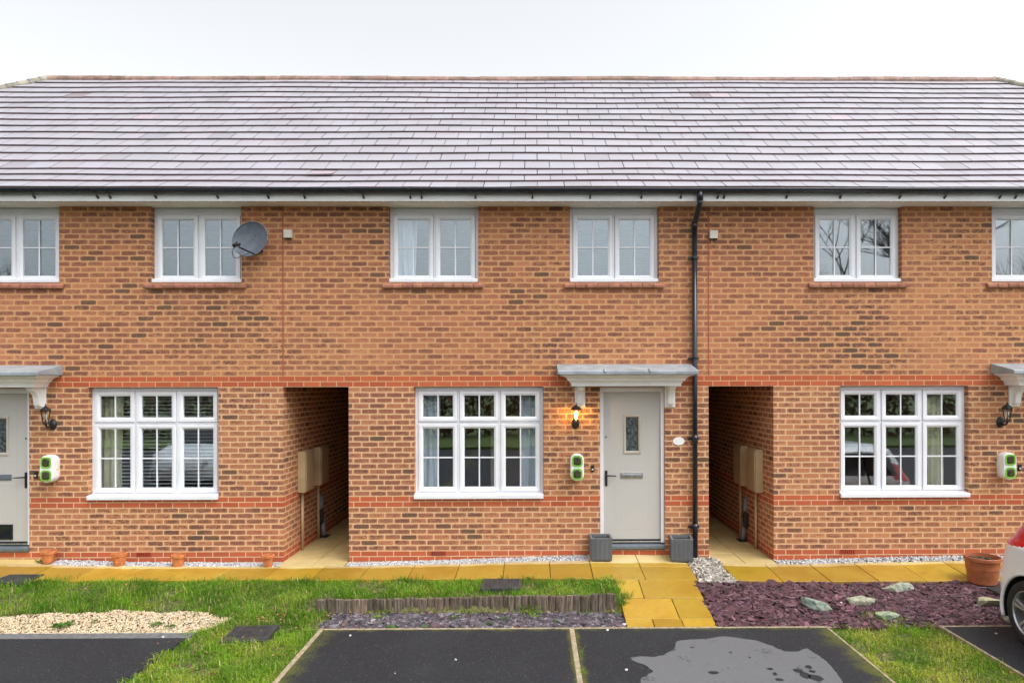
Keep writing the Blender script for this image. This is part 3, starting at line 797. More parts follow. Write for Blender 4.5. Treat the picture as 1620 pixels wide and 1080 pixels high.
for k, x0, x1 in (('L', XL-.29, X1), ('M', X1, X2), ('R', X2, XR+.29)):
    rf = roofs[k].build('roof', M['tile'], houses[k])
    u = MB(); below = [(y+.01, z-.022) for y, z in prof]
    for i in range(NR):
        (ya, za), (yb, zb) = below[i], below[i+1]
        a0, a1 = hipx(ya); b0, b1 = hipx(yb)
        q = [(max(x0, a0), ya, za), (min(x1, a1), ya, za), (min(x1, b1), yb, zb), (max(x0, b0), yb, zb)]
        u.quad(*q)
        yb_, ya_ = 2*RY-yb, 2*RY-ya
        u.quad((q[2][0], yb_, zb), (q[1][0], ya_, za), (q[0][0], ya_, za), (q[3][0], yb_, zb))
        if k == 'L': u.quad((a0, ya_, za), (a0, ya, za), (b0, yb, zb), (b0, yb_, zb))
        if k == 'R': u.quad((a1, ya, za), (a1, ya_, za), (b1, yb_, zb), (b1, yb, zb))
    u.build('roof_deck', M['under'], rf)
    rt = MB(); L = .30
    xa = max(HX0, x0); n = int((min(HX1, x1) - xa)/L) + 1
    for i in range(n):
        p = xa + i*L; q = min(p + L - .006, min(HX1, x1) + .0)
        if q - p < .05: continue
        dz = random.gauss(0, .004) + .012*math.sin(p*1.1); kk = random.uniform(.8, 1.15)
        pts = [(RY + .12*math.cos(t), RZ - .05 + dz*.6 + .10*math.sin(t)) for t in np.linspace(-.25, pi+.25, 11)]
        rt.prism(pts, 'x', p, q, (kk, kk*random.uniform(.94, 1.03), kk))
        rt.prism([(y, z-.003) for y, z in pts], 'x', q-.004, q+.006, (.5, .45, .42))
    rt.build('ridge_tiles', M['ridge'], rf)
    if k != 'M':
        ht = MB(); e = Vector((HX0 if k == 'L' else HX1, RY, RZ)); yy = prof[0]
        lowp = [Vector((hipx(y)[0 if k == 'L' else 1], y, z)) for y, z in prof][::-1]
        acc = []
        for i in range(len(lowp)-1):
            for t in (0, .5): acc.append(lowp[i].lerp(lowp[i+1], t))
        acc.append(lowp[-1])
        for i in range(len(acc)-1):
            a, b = acc[i] + Vector((0,0,.0)), acc[i+1] + Vector((0,0,.0)); kk = random.uniform(.85, 1.15)
            ht.tube([a, b + (b-a)*.06], [.070, .082], 12, (kk, kk, kk*.95))
        ht.build('hip_tiles', M['hip'], rf)
    # fascia, soffit, gutter
    fa = MB(); fa.box(x0 if k != 'M' else x0+.001, x1-.001, -.293, -.272, 4.868, 5.015); fa.build('fascia', M['fascia'], houses[k])
    so = MB(); so.box(x0+.001, x1-.001, -.271, .295, 4.876, 4.888); 
    so.build('soffit', M['soffit'], houses[k])
    vs = MB(); n = int((x1-x0)/.16)
    for i in range(n): vs.box(x0+i*.16+.01, x0+i*.16+.14, -.268, -.246, 4.870, 4.8765)
    vs.build('soffit_vent', M['brown'], houses[k])
    gu = MB(); cy, cz, r = -.352, 5.006, .053
    arc = [(cy + r*math.cos(t), cz + r*1.0*math.sin(t)) for t in np.linspace(pi, 2*pi, 13)] + [(cy + (r-.004)*math.cos(t), cz + (r-.004)*math.sin(t)) for t in np.linspace(2*pi, pi, 13)]
    gu.prism(arc, 'x', x0+.0005, x1-.0005)
    gu.tube([(x0, cy-r, cz), (x1, cy-r, cz)], .006, 6)
    gt = gu.build('gutter', M['gutter'], houses[k])
    bk = {'L': [47, 148, 168, 241, 340], 'M': [421, 479, 573, 648, 666, 752, 843, 935, 1017, 1080], 'R': [1139, 1149, 1249, 1335, 1430, 1502, 1590, 1615]}[k]
    for px in bk:
        b = MB(); xx = W(px, .40)
        arc2 = [(cy + (r+.004)*math.cos(t), cz + (r+.004)*math.sin(t)) for t in np.linspace(pi-.15, 2*pi, 10)] + [(cy + (r+.0005)*math.cos(t), cz + (r+.0005)*math.sin(t)) for t in np.linspace(2*pi, pi-.15, 10)]
        b.prism(arc2, 'x', xx-.014, xx+.014)
        b.prism([(-.294, 4.925), (-.345, 4.940), (-.345, 4.93), (-.294, 4.895)], 'x', xx-.011, xx+.011)
        b.build('gutter_bracket', M['gutter'], gt)
    # movement joint
    if k != 'L':
        sj = MB(); sj.box(x0-.008, x0+.008, -.003, .001, 2.552, 4.87); sj.build('movement_joint', M['sealant'], houses[k])

# downpipe
dpx = W(1099.5, .06)
m = MB()
m.tube([(W(1108,.35), -.352, 4.99), (W(1108,.35), -.352, 4.86)], .042, 14)
m.tube([(W(1108,.35), -.352, 4.88), (W(1108,.35), -.350, 4.83), (dpx+.012, -.085, 4.68), (dpx, -.055, 4.60)], .036, 14)
m.tube([(dpx, -.055, 4.64), (dpx, -.055, 4.56)], .041, 14)
m.tube([(dpx, -.055, 4.60), (dpx, -.055, .02)], .034, 16)
for z in (1.68, .47): m.tube([(dpx, -.055, z+.05), (dpx, -.055, z-.05)], .039, 16)
dp = m.build('downpipe', M['gutter'], houses['M'], smooth=True)
m = MB()
for z in (4.16, 2.78, 1.68, .47):
    m.box(dpx-.085, dpx+.06, -.04, -.001, z-.015, z+.015); m.tube([(dpx, -.055, z-.016), (dpx, -.055, z+.016)], .0405, 16)
m.build('pipe_clip', M['gutter'], dp)
# air bricks
for k, pxs in (('L', [(215, 239, 876)]), ('M', [(681, 705, 874.5)]), ('R', [(1328, 1353, 872)])):
    for a, b, y in pxs:
        m = MB(); x0, x1 = W(a), W(b); zc = .112
        m.box(x0, x1, -.004, .02, zc-.033, zc+.033); ab = m.build('air_brick', M['airb'], houses[k])
        m = MB()
        for i in range(7): q = x0 + (i+.75)*(x1-x0)/8; m.box(q, q+.008, -.006, -.0045, zc-.024, zc+.024)
        m.build('slot', M['dark'], ab)

# ------------------------------------------------------------------ wall-mounted things
def lantern(x, label, lit):
    t = thing('wall_lantern', (x, 0, 1.84), label, 'wall light', 'carriage lanterns by the front doors')
    L = -.145
    def cyl(prof, z, mat=None, n=6): pass
    m = MB(); rot = Matrix.Translation((x, -.001, 1.895)) @ Matrix.Rotation(pi/2, 4, 'X')
    m.lathe([(0,0),(.052,0),(.052,.012),(.040,.022),(.026,.034),(0,.036)], rot @ Matrix.Scale(1.45, 4, (0,1,0)), 24)
    m.build('backplate', M['black'], t, smooth=False, bevel=0)
    m = MB(); m.tube([(x, -.02, 1.885), (x, -.07, 1.862), (x, -.12, 1.868), (x, L, 1.90), (x, L, 1.915)], [.016, .014, .013, .014, .02], 8); m.build('arm', M['black'], t, smooth=True)
    z0, z1, r0, r1 = 1.925, 2.085, .034, .058
    ring = lambda r, z, a0=0: [(x + r*math.cos(a0+i*pi/3), L + r*math.sin(a0+i*pi/3), z) for i in range(6)]
    m = MB()
    for i in range(6):
        a, b = ring(r0, z0)[i], ring(r1, z1)[i]; m.tube([a, b], .0045, 6)
    m.loft([ring(r0+.006, z0-.014), ring(r0+.008, z0), ring(r0-.006, z0+.002)]); m.loft([ring(r1+.006, z1-.006), ring(r1+.006, z1+.002)])
    m.tube([(x, L, z0-.035), (x, L, z0-.01)], [.008, .022], 8)
    fr = m.build('lantern_frame', M['black'], t)
    m = MB(); m.loft([ring(r0-.002, z0+.002), ring(r1-.003, z1-.004)], caps=False); m.build('lantern_glass', M['lampglass'], fr)
    m = MB(); m.loft([ring(.074, z1+.001), ring(.076, z1+.008), ring(.052, z1+.034), ring(.024, z1+.055), ring(.016, z1+.062), ring(.009, z1+.064)])
    m.lathe([(0,.062),(.010,.066),(.006,.074),(.009,.084),(.004,.094),(0,.096)], Matrix.Translation((x, L, z1)), 10)
    m.build('lantern_cap', M['black'], t)
    m = MB(); m.lathe([(0,0),(.011,.002),(.012,.03),(.021,.055),(.023,.075),(.014,.094),(0,.1)], Matrix.Translation((x, L, z0+.03)), 14)
    m.build('bulb', M['bulb'] if lit else M['deadbulb'], t, smooth=True)
    if lit:
        ld = bpy.data.lights.new('lantern_light', 'POINT'); ld.energy = 2.8; ld.color = (1.0, .52, .08); ld.shadow_soft_size = .012
        lo = bpy.data.objects.new('lantern_light', ld); COL.objects.link(lo); lo.parent = t; lo.location = (0, L, z0+.143-1.84)
    return t
lantern(W(911, .1), 'lit black carriage lantern glowing amber beside the middle pale door', True)
lantern(W(77.5, .08), 'unlit black carriage lantern near the left door with the cat flap', False)
lantern(W(1588, .08), 'unlit black carriage lantern at right edge above a white charger', False)

def rrect(w, h, r, n=6):
    pts = []
    for cx, cy, a in ((w/2-r, h/2-r, 0), (-w/2+r, h/2-r, pi/2), (-w/2+r, -h/2+r, pi), (w/2-r, -h/2+r, 3*pi/2)):
        for i in range(n+1): t = a + i*pi/2/n; pts.append((cx + r*math.cos(t), cy + r*math.sin(t)))
    return pts
def charger(x, label, sticker=0):
    t = thing('car_charger', (x, 0, 1.3), label, 'charger', 'electric car chargers on the house walls')
    zc = 1.302; w, h, d = .188, .372, .15
    m = MB(); rings = []
    for y, s in ((-.001, .90), (-.03, .97), (-.05, 1.0), (-.10, 1.0), (-.135, .97), (-.148, .91), (-.152, .84)):
        rings.append([(x + p*s, y, zc + q*(1-(1-s)*.5)) for p, q in rrect(w, h, .085)])
    m.loft(rings); m.build('housing', M['charger'], t, smooth=False)
    for dz in (.088, -.088):
        m = MB(); o = rrect(.140, .150, .042); i_ = rrect(.104, .112, .03)
        m.loft([[(x+p, -.150, zc+dz+q) for p, q in o], [(x+p, -.160, zc+dz+q) for p, q in o], [(x+p, -.160, zc+dz+q) for p, q in i_], [(x+p, -.150, zc+dz+q) for p, q in i_]], caps=False)
        rg = m.build('socket_ring', M['green'], t)
        m = MB(); q_ = rrect(.100, .108, .028); q2 = rrect(.07, .08, .02)
        m.loft([[(x+p, -.1525, zc+dz+q) for p, q in q_], [(x+p, -.158, zc+dz+q) for p, q in q_], [(x+p, -.168, zc+dz+q+.004) for p, q in q2]]); m.build('socket_flap', M['socket'], rg)
    if sticker:
        m = MB(); m.box(x+sticker*w/2-.0, x+sticker*(w/2+.002), -.085, -.06, zc-.025, zc+.0); m.build('warning_label', M['yellow'], t)
charger(W(912.5, .08), 'white charger with two green ringed sockets under the lit lantern')
charger(W(81, .05), 'white charger with green sockets and tiny yellow sticker near left door', 1)
charger(W(1590, .05), 'white charger with green sockets near photo right edge above white car')

def bell(px, py, label):
    x, z = W(px), Z(px, py)
    t = thing('doorbell', (x, 0, z), label, 'doorbell', 'doorbells beside the front doors')
    m = MB(); m.box(x-.022, x+.022, -.022, -.001, z-.045, z+.045); m.build('bell_case', M['black'], t, bevel=.005)
    m = MB(); m.tube([(x, -.022, z-.012), (x, -.026, z-.012)], .012, 12); m.build('bell_button', M['deadbulb'], t)
bell(937, 740.5, 'small black doorbell between charger and middle pale door')
bell(57.5, 750.5, 'black doorbell between left door and left charger')
bell(1612, 739, 'tiny black doorbell right of the rightmost charger')

# oval plaque
x, z = W(1073.5), Z(1073.5, 697.5)
t = thing('house_plaque', (x, 0, z), 'white oval house plaque on brick right of the middle door', 'plaque')
m = MB(); E = lambda a, b, y: [(x + a*math.cos(q), y, z + b*math.sin(q)) for q in np.linspace(0, 2*pi, 37)[:-1]]
m.loft([E(.080,.055,-.001), E(.080,.055,-.010), E(.074,.049,-.012), E(.070,.046,-.009)], caps=False); m.add(E(.0705,.0465,-.0092), [tuple(range(36))])
m.build('plate', M['joinery'], t)
# square vent covers
for px, py, lab in ((457.5, 371, 'cream square wall cover right of the satellite dish'), (1128.5, 372, 'cream square wall cover right of the black downpipe')):
    x, z = W(px), Z(px, py); t = thing('wall_cover', (x, 0, z), lab, 'wall cover', 'square covers under the eaves')
    m = MB(); m.box(x-.056, x+.056, -.055, -.001, z-.056, z+.056); m.build('cover_box', M['vent'], t, bevel=.006)
    m = MB(); m.box(x-.05, x+.05, -.05, -.012, z-.0635, z-.057); m.build('cover_louvre', M['dark'], t)

# satellite dish
cx, cz, co = W(396, .25), Z(396, 378, .25), .25
t = thing('satellite_dish', (cx+.1, 0, cz), 'grey mesh satellite dish on brick beside upper window', 'satellite dish')
nrm = Vector((-.22, -.96, .12)).normalized(); upv = Vector((-.12, 0, 1)); sx = upv.cross(-nrm).normalized(); sy = (-nrm).cross(sx).normalized() if False else nrm.cross(sx).normalized()
if sy.z < 0: sy = -sy
sx = sy.cross(nrm).normalized()
C0 = Vector((cx, -co, cz)); A, B = .262, .236
def dpt(r, a, off=0):
    return C0 + sx*(A*r*math.cos(a)) + sy*(B*r*math.sin(a)) + nrm*(.055*r*r - .055 + off)
m = MB(); v = []; fc = []; nr, na = 8, 40
for off in (0, -.008):
    for i in range(nr+1):
        for k in range(na): v.append(dpt(max(i/nr, .001), 2*pi*k/na, off))
N1 = (nr+1)*na
for i in range(nr):
    for k in range(na):
        k2 = (k+1) % na; fc.append((i*na+k, i*na+k2, (i+1)*na+k2, (i+1)*na+k)); fc.append((N1+i*na+k, N1+(i+1)*na+k, N1+(i+1)*na+k2, N1+i*na+k2))
m.add(v, fc); m.tube([dpt(1, 2*pi*k/na) for k in range(na+1)], .007, 6); rd = m.build('reflector', M['dish'], t, smooth=True)
m = MB()
for a in (.2, .55): 
    p = dpt(a*.5, .3+a); m.tube([p, p + nrm*.004], .007, 8)
m.build('bolt', M['black'], rd)
foot = dpt(.98, -pi/2 + .25); lnb = Vector((W(374, .55), -.55, Z(374, 387, .55)))
m = MB(); m.tube([foot - nrm*.03, foot, lnb + Vector((.03, .02, -.03))], .012, 8); m.build('arm', M['black'], t)
m = MB(); dr = (C0 - lnb).normalized()
m.tube([lnb - dr*.055, lnb - dr*.05, lnb + dr*.02, lnb + dr*.045], [.018, .026, .026, .034], 12); m.tube([lnb + dr*.045, lnb + dr*.055], .032, 12); m.build('receiver', M['black'], t, bevel=0)
m = MB(); q = lnb - dr*.03
m.tube([q + Vector((-.01, 0, -.02)), q + Vector((-.035, 0, -.10)), q + Vector((-.02, .01, -.155)), q + Vector((.02, .02, -.165)), q + Vector((.07, .06, -.12)), q + Vector((.14, .10, -.085))], .005, 6); m.build('cable', M['black'], t, smooth=True)
m = MB(); bk = dpt(0, 0, -.01)
m.tube([bk, Vector((bk.x+.03, -.12, bk.z-.06)), Vector((bk.x+.03, -.03, bk.z-.06))], .018, 8); m.box(bk.x-.03, bk.x+.06, -.03, -.001, bk.z-.12, bk.z+.03); m.build('wall_bracket', M['black'], t)

# meter boxes in the passages
def meter(xw, s, y0, y1, z0, z1, label, pipe_y):
    """xw wall plane, s = direction into the passage"""
    t = thing('meter_box', (xw, (y0+y1)/2, z0), label, 'meter box', 'beige meter boxes in the passages')
    xo = xw + s*.11; a, b = sorted((xw + s*.001, xo))
    m = MB(); m.prism([(y0, z0), (y1, z0), (y1, z1), (y0, z1)], 'x', a, b); m.build('case', M['beige'], t, bevel=.008)
    m = MB(); a, b = sorted((xo + s*.001, xo + s*.012)); m.box(a, b, y0+.02, y1-.02, z0+.025, z1-.03); m.build('lid', M['beige'], t, bevel=.004)
    m = MB(); m.tube([(xw+s*.03, pipe_y, z0-.001), (xw+s*.03, pipe_y, .004)], .021, 12); m.build('conduit', M['beige'], t, smooth=True)
meter(PL0, 1, .56, .95, .86, 1.46, 'beige meter box nearest the opening of the left passage', .68)
meter(PL0, 1, 1.28, 1.68, .86, 1.46, 'beige meter box deeper inside the left passage', 1.42)
meter(PR1, -1, .42, .82, .86, 1.48, 'beige meter box nearest the opening of the right passage', .66)
meter(PR1, -1, 1.10, 1.50, .86, 1.48, 'beige meter box deeper inside the right passage', 1.42)
for xw, s, y, lab in ((PL0, 1, 1.62, 'grey cable duct with cover rising from left passage floor'), (PR1, -1, 1.22, 'grey cable duct with black cover on right passage wall')):
    t = thing('cable_duct', (xw, y, 0), lab, 'cable duct', 'cable ducts in the passages')
    m = MB(); m.tube([(xw+s*.035, y, .30), (xw+s*.04, y-.01, .16), (xw+s*.06, y-.02, .02)], [.028, .040, .042], 10); m.build('duct', M['greyplastic'], t, smooth=True)
    m = MB(); q = sorted((xw+s*.001, xw+s*.05)); m.box(q[0], q[1], y-.05, y+.03, .46, .66); m.build('junction_box', M['greyplastic'], t, bevel=.006)
    m = MB(); q = sorted((xw+s*.001, xw+s*.075)); m.box(q[0], q[1], y-.14, y-.06, .22, .45); m.build('cable_cover', M['trim'], t, bevel=.02)
    m = MB(); q = sorted((xw+s*.01, xw+s*.14)); m.box(q[0], q[1], y-.13, y+.08, .003, .016); m.build('floor_plate', M['trim'], t, bevel=.003)

# ------------------------------------------------------------------ curtains and blinds
def curtain(x0, x1, z0, z1, y, mat, label, name='curtain', folds=4, amp=.028, grp=None):
    n = folds*10; v = []; f = []
    ph = random.random()*6
    for j, zz in enumerate(np.linspace(z0, z1, 8)):
        for i in range(n+1):
            q = i/n; x = x0 + q*(x1-x0); w = amp*(.75 + .25*math.sin(j*.7+ph))
            v.append((x + .012*math.sin(j*.9 + i*.2), y + w*math.sin(q*folds*2*pi + ph + .25*math.sin(j*.8)), zz))
    for j in range(7):
        for i in range(n): f.append((j*(n+1)+i, j*(n+1)+i+1, (j+1)*(n+1)+i+1, (j+1)*(n+1)+i))
    o = make(name, v, f, mat, smooth=True)
    s = o.modifiers.new('Solid', 'SOLIDIFY'); s.thickness = .003
    return tag(o, label, 'curtain', grp)
gm = GWIN['M']
curtain(gm[0]-.05, gm[0]+.31, .2, 2.36, .27, M['curtain'], 'grey blue curtain at left side of middle ground floor window', grp='curtains')
curtain(gm[1]-.33, gm[1]+.06, .2, 2.36, .27, M['curtain'], 'grey blue curtain at right side of middle ground floor window', grp='curtains')
gl = GWIN['L']; curtain(gl[0]-.05, gl[0]+.30, .2, 2.36, .30, M['cream'], 'pale striped curtain at left side of left ground floor window', grp='curtains')
gr_ = GWIN['R']; curtain(gr_[1]-.42, gr_[1]-.2, .2, 2.36, .27, M['cream'], 'cream curtain at right side of right ground floor window', grp='curtains', folds=3)
curtain(UWIN['M'][0][0]-.04, UWIN['M'][0][0]+.34, 2.9, 4.78, .235, M['curtain'], 'pale curtain in upper window above the middle living room', grp='curtains')
# slatted blind in the left ground-floor window
def slats(x0, x1, z0, z1, y, mat, label, pitch=.05, ang=.45, wd=.045, grp='blinds'):
    t = thing('window_blind', ((x0+x1)/2, y, z1), label, 'blind', grp)
    m = MB(); z = z0
    while z < z1:
        m.obox(Matrix.Translation(((x0+x1)/2, y, z)) @ Matrix.Rotation(ang, 4, 'X'), x1-x0, wd, .003); z += pitch
    m.build('slats', mat, t)
    m = MB(); m.box(x0, x1, y-.025, y+.025, z1, z1+.04); m.build('head_rail', mat, t)
slats(gl[0]+.30, gl[1]-.04, .95, 2.3, .24, M['blind'], 'white slatted blind in left ground floor window', ang=.12)
names = {('L',0):'grey slatted blind in upper window at photo left edge', ('L',1):'grey slatted blind in upper window beside satellite dish', ('M',1):'grey slatted blind in upper window above middle door canopy', ('M',0):'grey slatted blind in upper window above middle living room',
         ('R',0):'grey slatted blind in upper window right of downpipe', ('R',1):'grey slatted blind in upper window at photo right edge'}
for (k, i), lab in names.items():
    if k == 'R': continue
    u = UWIN[k][i]; slats(u[0]+.04, u[1]-.04, 3.87, 4.75, .30, M['greyblind'], lab, pitch=.036, ang=1.12, wd=.04)
# lamp-like pale wall seen in the middle room
t = thing('room_divider', (-.3, 1.2, .12), 'tan chimney breast seen through the middle ground floor window', 'room wall')
m = MB(); m.box(-.66, -.50, .95, 1.25, .12, 2.39); m.build('pier', M['tan'], t, bevel=.005)
m = MB(); m.box(-.47, .30, 1.45, 1.55, .12, 2.39); m.build('panel', M['tan2'], t, bevel=.005)

# ------------------------------------------------------------------ pots and planters
def planter(x, y, rz, label, ridge):
    z0 = gz(x, -y) + .004; S_ = .285; H = .30
    t = thing('planter', (x, y, z0), label, 'planter', 'planters beside the middle door')
    def sq(s, z): return [(x-s/2, y-s/2, z), (x+s/2, y-s/2, z), (x+s/2, y+s/2, z), (x-s/2, y+s/2, z)]
    m = MB(); m.loft([sq(S_-.015, z0), sq(S_, z0+.02), sq(S_, z0+H-.02), sq(S_+.006, z0+H-.018), sq(S_+.006, z0+H), sq(S_-.05, z0+H), sq(S_-.06, z0+.12)])
    m.build('tub', M['rattan'], t, bevel=.003)
    m = MB(); 
    for i in range(16):
        q = -S_/2 + (i+.5)*S_/16
        if ridge == 'v':
            m.box(x+q-.003, x+q+.003, y-S_/2-.0035, y-S_/2+.001, z0+.022, z0+H-.02); m.box(x-S_/2-.0035, x-S_/2+.001, y+q-.003, y+q+.003, z0+.022, z0+H-.02)
        else:
            zz = z0 + .03 + i*(H-.06)/15; m.box(x-S_/2-.003, x+S_/2+.003, y-S_/2-.0035, y-S_/2+.001, zz-.003, zz+.003); m.box(x-S_/2-.0035, x-S_/2+.001, y-S_/2, y+S_/2, zz-.003, zz+.003)
    m.build('ribs', M['rattan'], t)
    m = MB(); rr = [(x + .095*math.cos(a), y + .095*math.sin(a), z0+H-.055) for a in np.linspace(0, 2*pi, 21)[:-1]]
    m.loft([rr, [(p[0], p[1], z0+H-.03) for p in rr]]); m.build('inner_pot', M['trim'], t)
    t.rotation_euler.z = rz
planter(.895, -.155, 0, 'dark grey square planter standing left of the middle door', 'v')
planter(1.985, -.165, R(-7), 'dark grey square planter standing between middle door and downpipe', 'h')

def pot_mesh(t, x, y, z0, rt, rb, h, mat, soil=True, rim=.03):
    m = MB(); T = Matrix.Translation((x, y, z0))
    m.lathe([(0,0),(rb,0),(rb+.002,.004),(rt-.012,h-rim-.004),(rt-.004,h-rim),(rt,h-rim+.004),(rt,h-.004),(rt-.004,h),(rt-.013,h),(rt-.016,h-.03),(rt-.02,h*.55)], T, 32)
    m.build('tub', mat, t, smooth=False)
    m = MB(); k = 20; rr = rt-.017
    v = [(x, y, z0+h-.035)]; fcs = []
    for ring in (.5, 1.0):
        for i in range(k): a = 2*pi*i/k; v.append((x+rr*ring*math.cos(a), y+rr*ring*math.sin(a), z0+h-.05+random.uniform(-.006, .014)))
    for i in range(k): fcs.append((0, 1+i, 1+(i+1) % k)); fcs.append((1+i, 1+k+i, 1+k+(i+1) % k, 1+(i+1) % k))
    m.add(v, fcs); m.build('soil', M['soil'], t, smooth=True)
labs = ['small terracotta pot nearest the left door', 'small terracotta pot beside the left air brick, on its left', 'small terracotta pot right of the left air brick', 'small terracotta pot at corner of the left passage']
for (px, o), lab in zip(((75.5, .14), (188, .19), (281.5, .20), (423.5, .205)), labs):
    x = W(px, o); z0 = gz(x, o) - .004
    t = thing('plant_pot', (x, -o, z0), lab, 'plant pot', 'terracotta pots along the left house'); 
    sc = {75.5: (.094, .165), 188: (.096, .168), 281.5: (.092, .162), 423.5: (.082, .160)}[px]
    pot_mesh(t, x, -o, z0, sc[0], sc[0]*.66, sc[1], M['terracotta'], rim=.042)
    t.rotation_euler = (random.uniform(-.04, .04), random.uniform(-.06, .06), 0)
x, o = W(1553.5, .95), .95; z0 = gz(x, o) + .002
t = thing('plant_pot', (x, -o, z0), 'large brown terracotta tub of soil beside the white car', 'plant pot'); pot_mesh(t, x, -o, z0, .205, .155, .325, M['bigterra'], rim=.045)
m = MB()
for i in range(14):
    a, r = random.random()*6.28, random.random()*.12
    m.obox(Matrix.Translation((x-.02+r*math.cos(a), -o+r*math.sin(a), z0+.285)) @ Matrix.Rotation(a, 4, 'Z'), .05, .04, .04)
m.build('soil_clods', M['soil'], t, bevel=.012)
m = MB()
m.lathe([(.168,.20),(.186,.2),(.187,.212),(.17,.212)], Matrix.Translation((x, -o, z0)), 32); m.build('band', M['bigterra'], t)

# ------------------------------------------------------------------ garden stuff
def icosa():
    p = (1+5**.5)/2
    v = np.array([(-1,p,0),(1,p,0),(-1,-p,0),(1,-p,0),(0,-1,p),(0,1,p),(0,-1,-p),(0,1,-p),(p,0,-1),(p,0,1),(-p,0,-1),(-p,0,1)], float); v /= np.linalg.norm(v[0])
    f = np.array([(0,11,5),(0,5,1),(0,1,7),(0,7,10),(0,10,11),(1,5,9),(5,11,4),(11,10,2),(10,7,6),(7,1,8),(3,9,4),(3,4,2),(3,2,6),(3,6,8),(3,8,9),(4,9,5),(2,4,11),(6,2,10),(8,6,7),(9,8,1)])
    return v, f
ICV, ICF = icosa()
def rotmats(n, tilt):
    a = RNG.uniform(0, 2*pi, n); b = RNG.normal(0, tilt, n); c = RNG.normal(0, tilt, n)
    ca, sa, cb, sb, cc, sc = np.cos(a), np.sin(a), np.cos(b), np.sin(b), np.cos(c), np.sin(c); z = np.zeros(n); o = np.ones(n)
    Rz = np.stack([ca,-sa,z,sa,ca,z,z,z,o],1).reshape(n,3,3); Rx = np.stack([o,z,z,z,cb,-sb,z,sb,cb],1).reshape(n,3,3); Ry = np.stack([cc,z,sc,z,o,z,-sc,z,cc],1).reshape(n,3,3)
    return np.einsum('nij,njk,nkl->nil', Rx, Ry, Rz)
def pebbles(name, pts, size, cols, mat, label, cat, flat=.65, lift=.3):
    n = len(pts); s = RNG.uniform(.6, 1.3, n)*size
    V = ICV[None]*(1 + RNG.normal(0, .10, (n,12,1))); V = V*np.stack([s, s*RNG.uniform(.7,1,n), s*flat*RNG.uniform(.7,1.1,n)],1)[:,None,:]
    V = np.einsum('nij,nvj->nvi', rotmats(n, .35), V) + (np.array(pts) + np.stack([np.zeros(n), np.zeros(n), s*lift],1))[:,None,:]
    Fc = (ICF[None] + (np.arange(n)*12)[:,None,None]).reshape(-1,3)
    pal = np.array(cols)[RNG.integers(0, len(cols), n)]*RNG.uniform(.75, 1.15, (n,1))
    o = make(name, V.reshape(-1,3), Fc.tolist(), mat, smooth=True, cols=np.repeat(pal, 12, 0))
    return tag(o, label, cat, kind='stuff')
def scatter(n, x0, x1, o0, o1, test=None):
    out = []
    while len(out) < n:
        x = RNG.uniform(x0, x1); o = RNG.uniform(o0, o1)
        if test and not test(x, o): continue
        out.append((x, o))
    return out
def P3(lst, dz=0): return [(x, -o, gz(x, o) + dz) for x, o in lst]

def chips(name, pts, size, cols, label, cat, tilt=.21, mat=None):
    n = len(pts); k = 6
    ang = np.arange(k)*2*pi/k + RNG.uniform(-.35, .35, (n,k)); rad = RNG.uniform(.55, 1.1, (n,k)); s = size*RNG.lognormal(0, .42, n)
    asp = RNG.uniform(.45, .9, n); th = RNG.uniform(.004, .009, n)
    top = np.stack([np.cos(ang)*rad*s[:,None], np.sin(ang)*rad*s[:,None]*asp[:,None], np.repeat(th[:,None], k, 1)], 2)
    bot = top.copy(); bot[:,:,2] = -th[:,None]; bot[:,:,:2] *= 1.06
    V = np.concatenate([top, bot], 1)
    V = np.einsum('nij,nvj->nvi', rotmats(n, tilt), V) + np.array(pts)[:,None,:]
    fs = []
    for i in range(n):
        b = i*12; fs.append(tuple(range(b, b+6)))
        for j in range(6): fs.append((b+j, b+6+j, b+6+(j+1) % 6, b+(j+1) % 6))
    pal = np.array(cols)[RNG.integers(0, len(cols), n)]*RNG.lognormal(0, .38, (n,1))
    o = make(name, V.reshape(-1,3), fs, mat or M['slate'], cols=np.repeat(pal, 12, 0))
    return tag(o, label, cat, kind='stuff')

white = [(.60,.60,.62),(.48,.49,.53),(.66,.65,.64),(.36,.37,.41),(.55,.52,.48)]
pts = scatter(2600, -6.5, X1, .0, .235) + scatter(2900, PL1, .745, .0, .225) + scatter(3000, PR1, 8.2, .0, .225)
pebbles('white_gravel', P3(pts, -.012), .0145, white, M['stone'], 'white gravel strip along foot of the brick walls', 'gravel')
tanp = [(.66,.51,.32),(.70,.57,.39),(.60,.45,.27),(.73,.63,.48),(.54,.42,.28)]
def intan(x, o):
    e = -3.22 - max(0, o-1.78)*1.5 + .08*math.sin(o*13)
    back = float(np.interp(x, [-8, -6.3, -4.7, -3.9, -3.3], [1.74, 1.73, 1.62, 1.64, 1.78])) + .02*math.sin(x*7.3+1) + .012*math.sin(x*19)
    return x < e and back < o
pebbles('tan_gravel', P3(scatter(13000, -8.0, -3.0, 1.55, 2.14, intan), -.012), .0105, tanp, M['stone'], 'tan gravel patch above the drain at lower left', 'gravel')
greyp = [(.42,.38,.33),(.31,.28,.245),(.52,.48,.42),(.22,.20,.175)]
def ingrey(x, o): return 2.05 + max(0, o-.1)*.0 < x < 2.49 + .02*math.sin(o*9)
chips('grey_gravel', P3(scatter(1500, 2.03, 2.52, .0, .95, ingrey), -.004), .021, greyp, 'pale grey chippings at foot of the downpipe', 'gravel', .45, M['stone'])
plum = [(.098,.040,.052),(.122,.054,.066),(.076,.034,.046),(.140,.074,.086),(.108,.050,.072),(.064,.032,.038)]
def inplum(x, o):
    if x < 1.99 + .02*math.sin(o*11): return False
    if o < .93 + .02*math.sin(x*7): return False
    if 2.0 < x < 2.5 and o < .97: return False
    return True
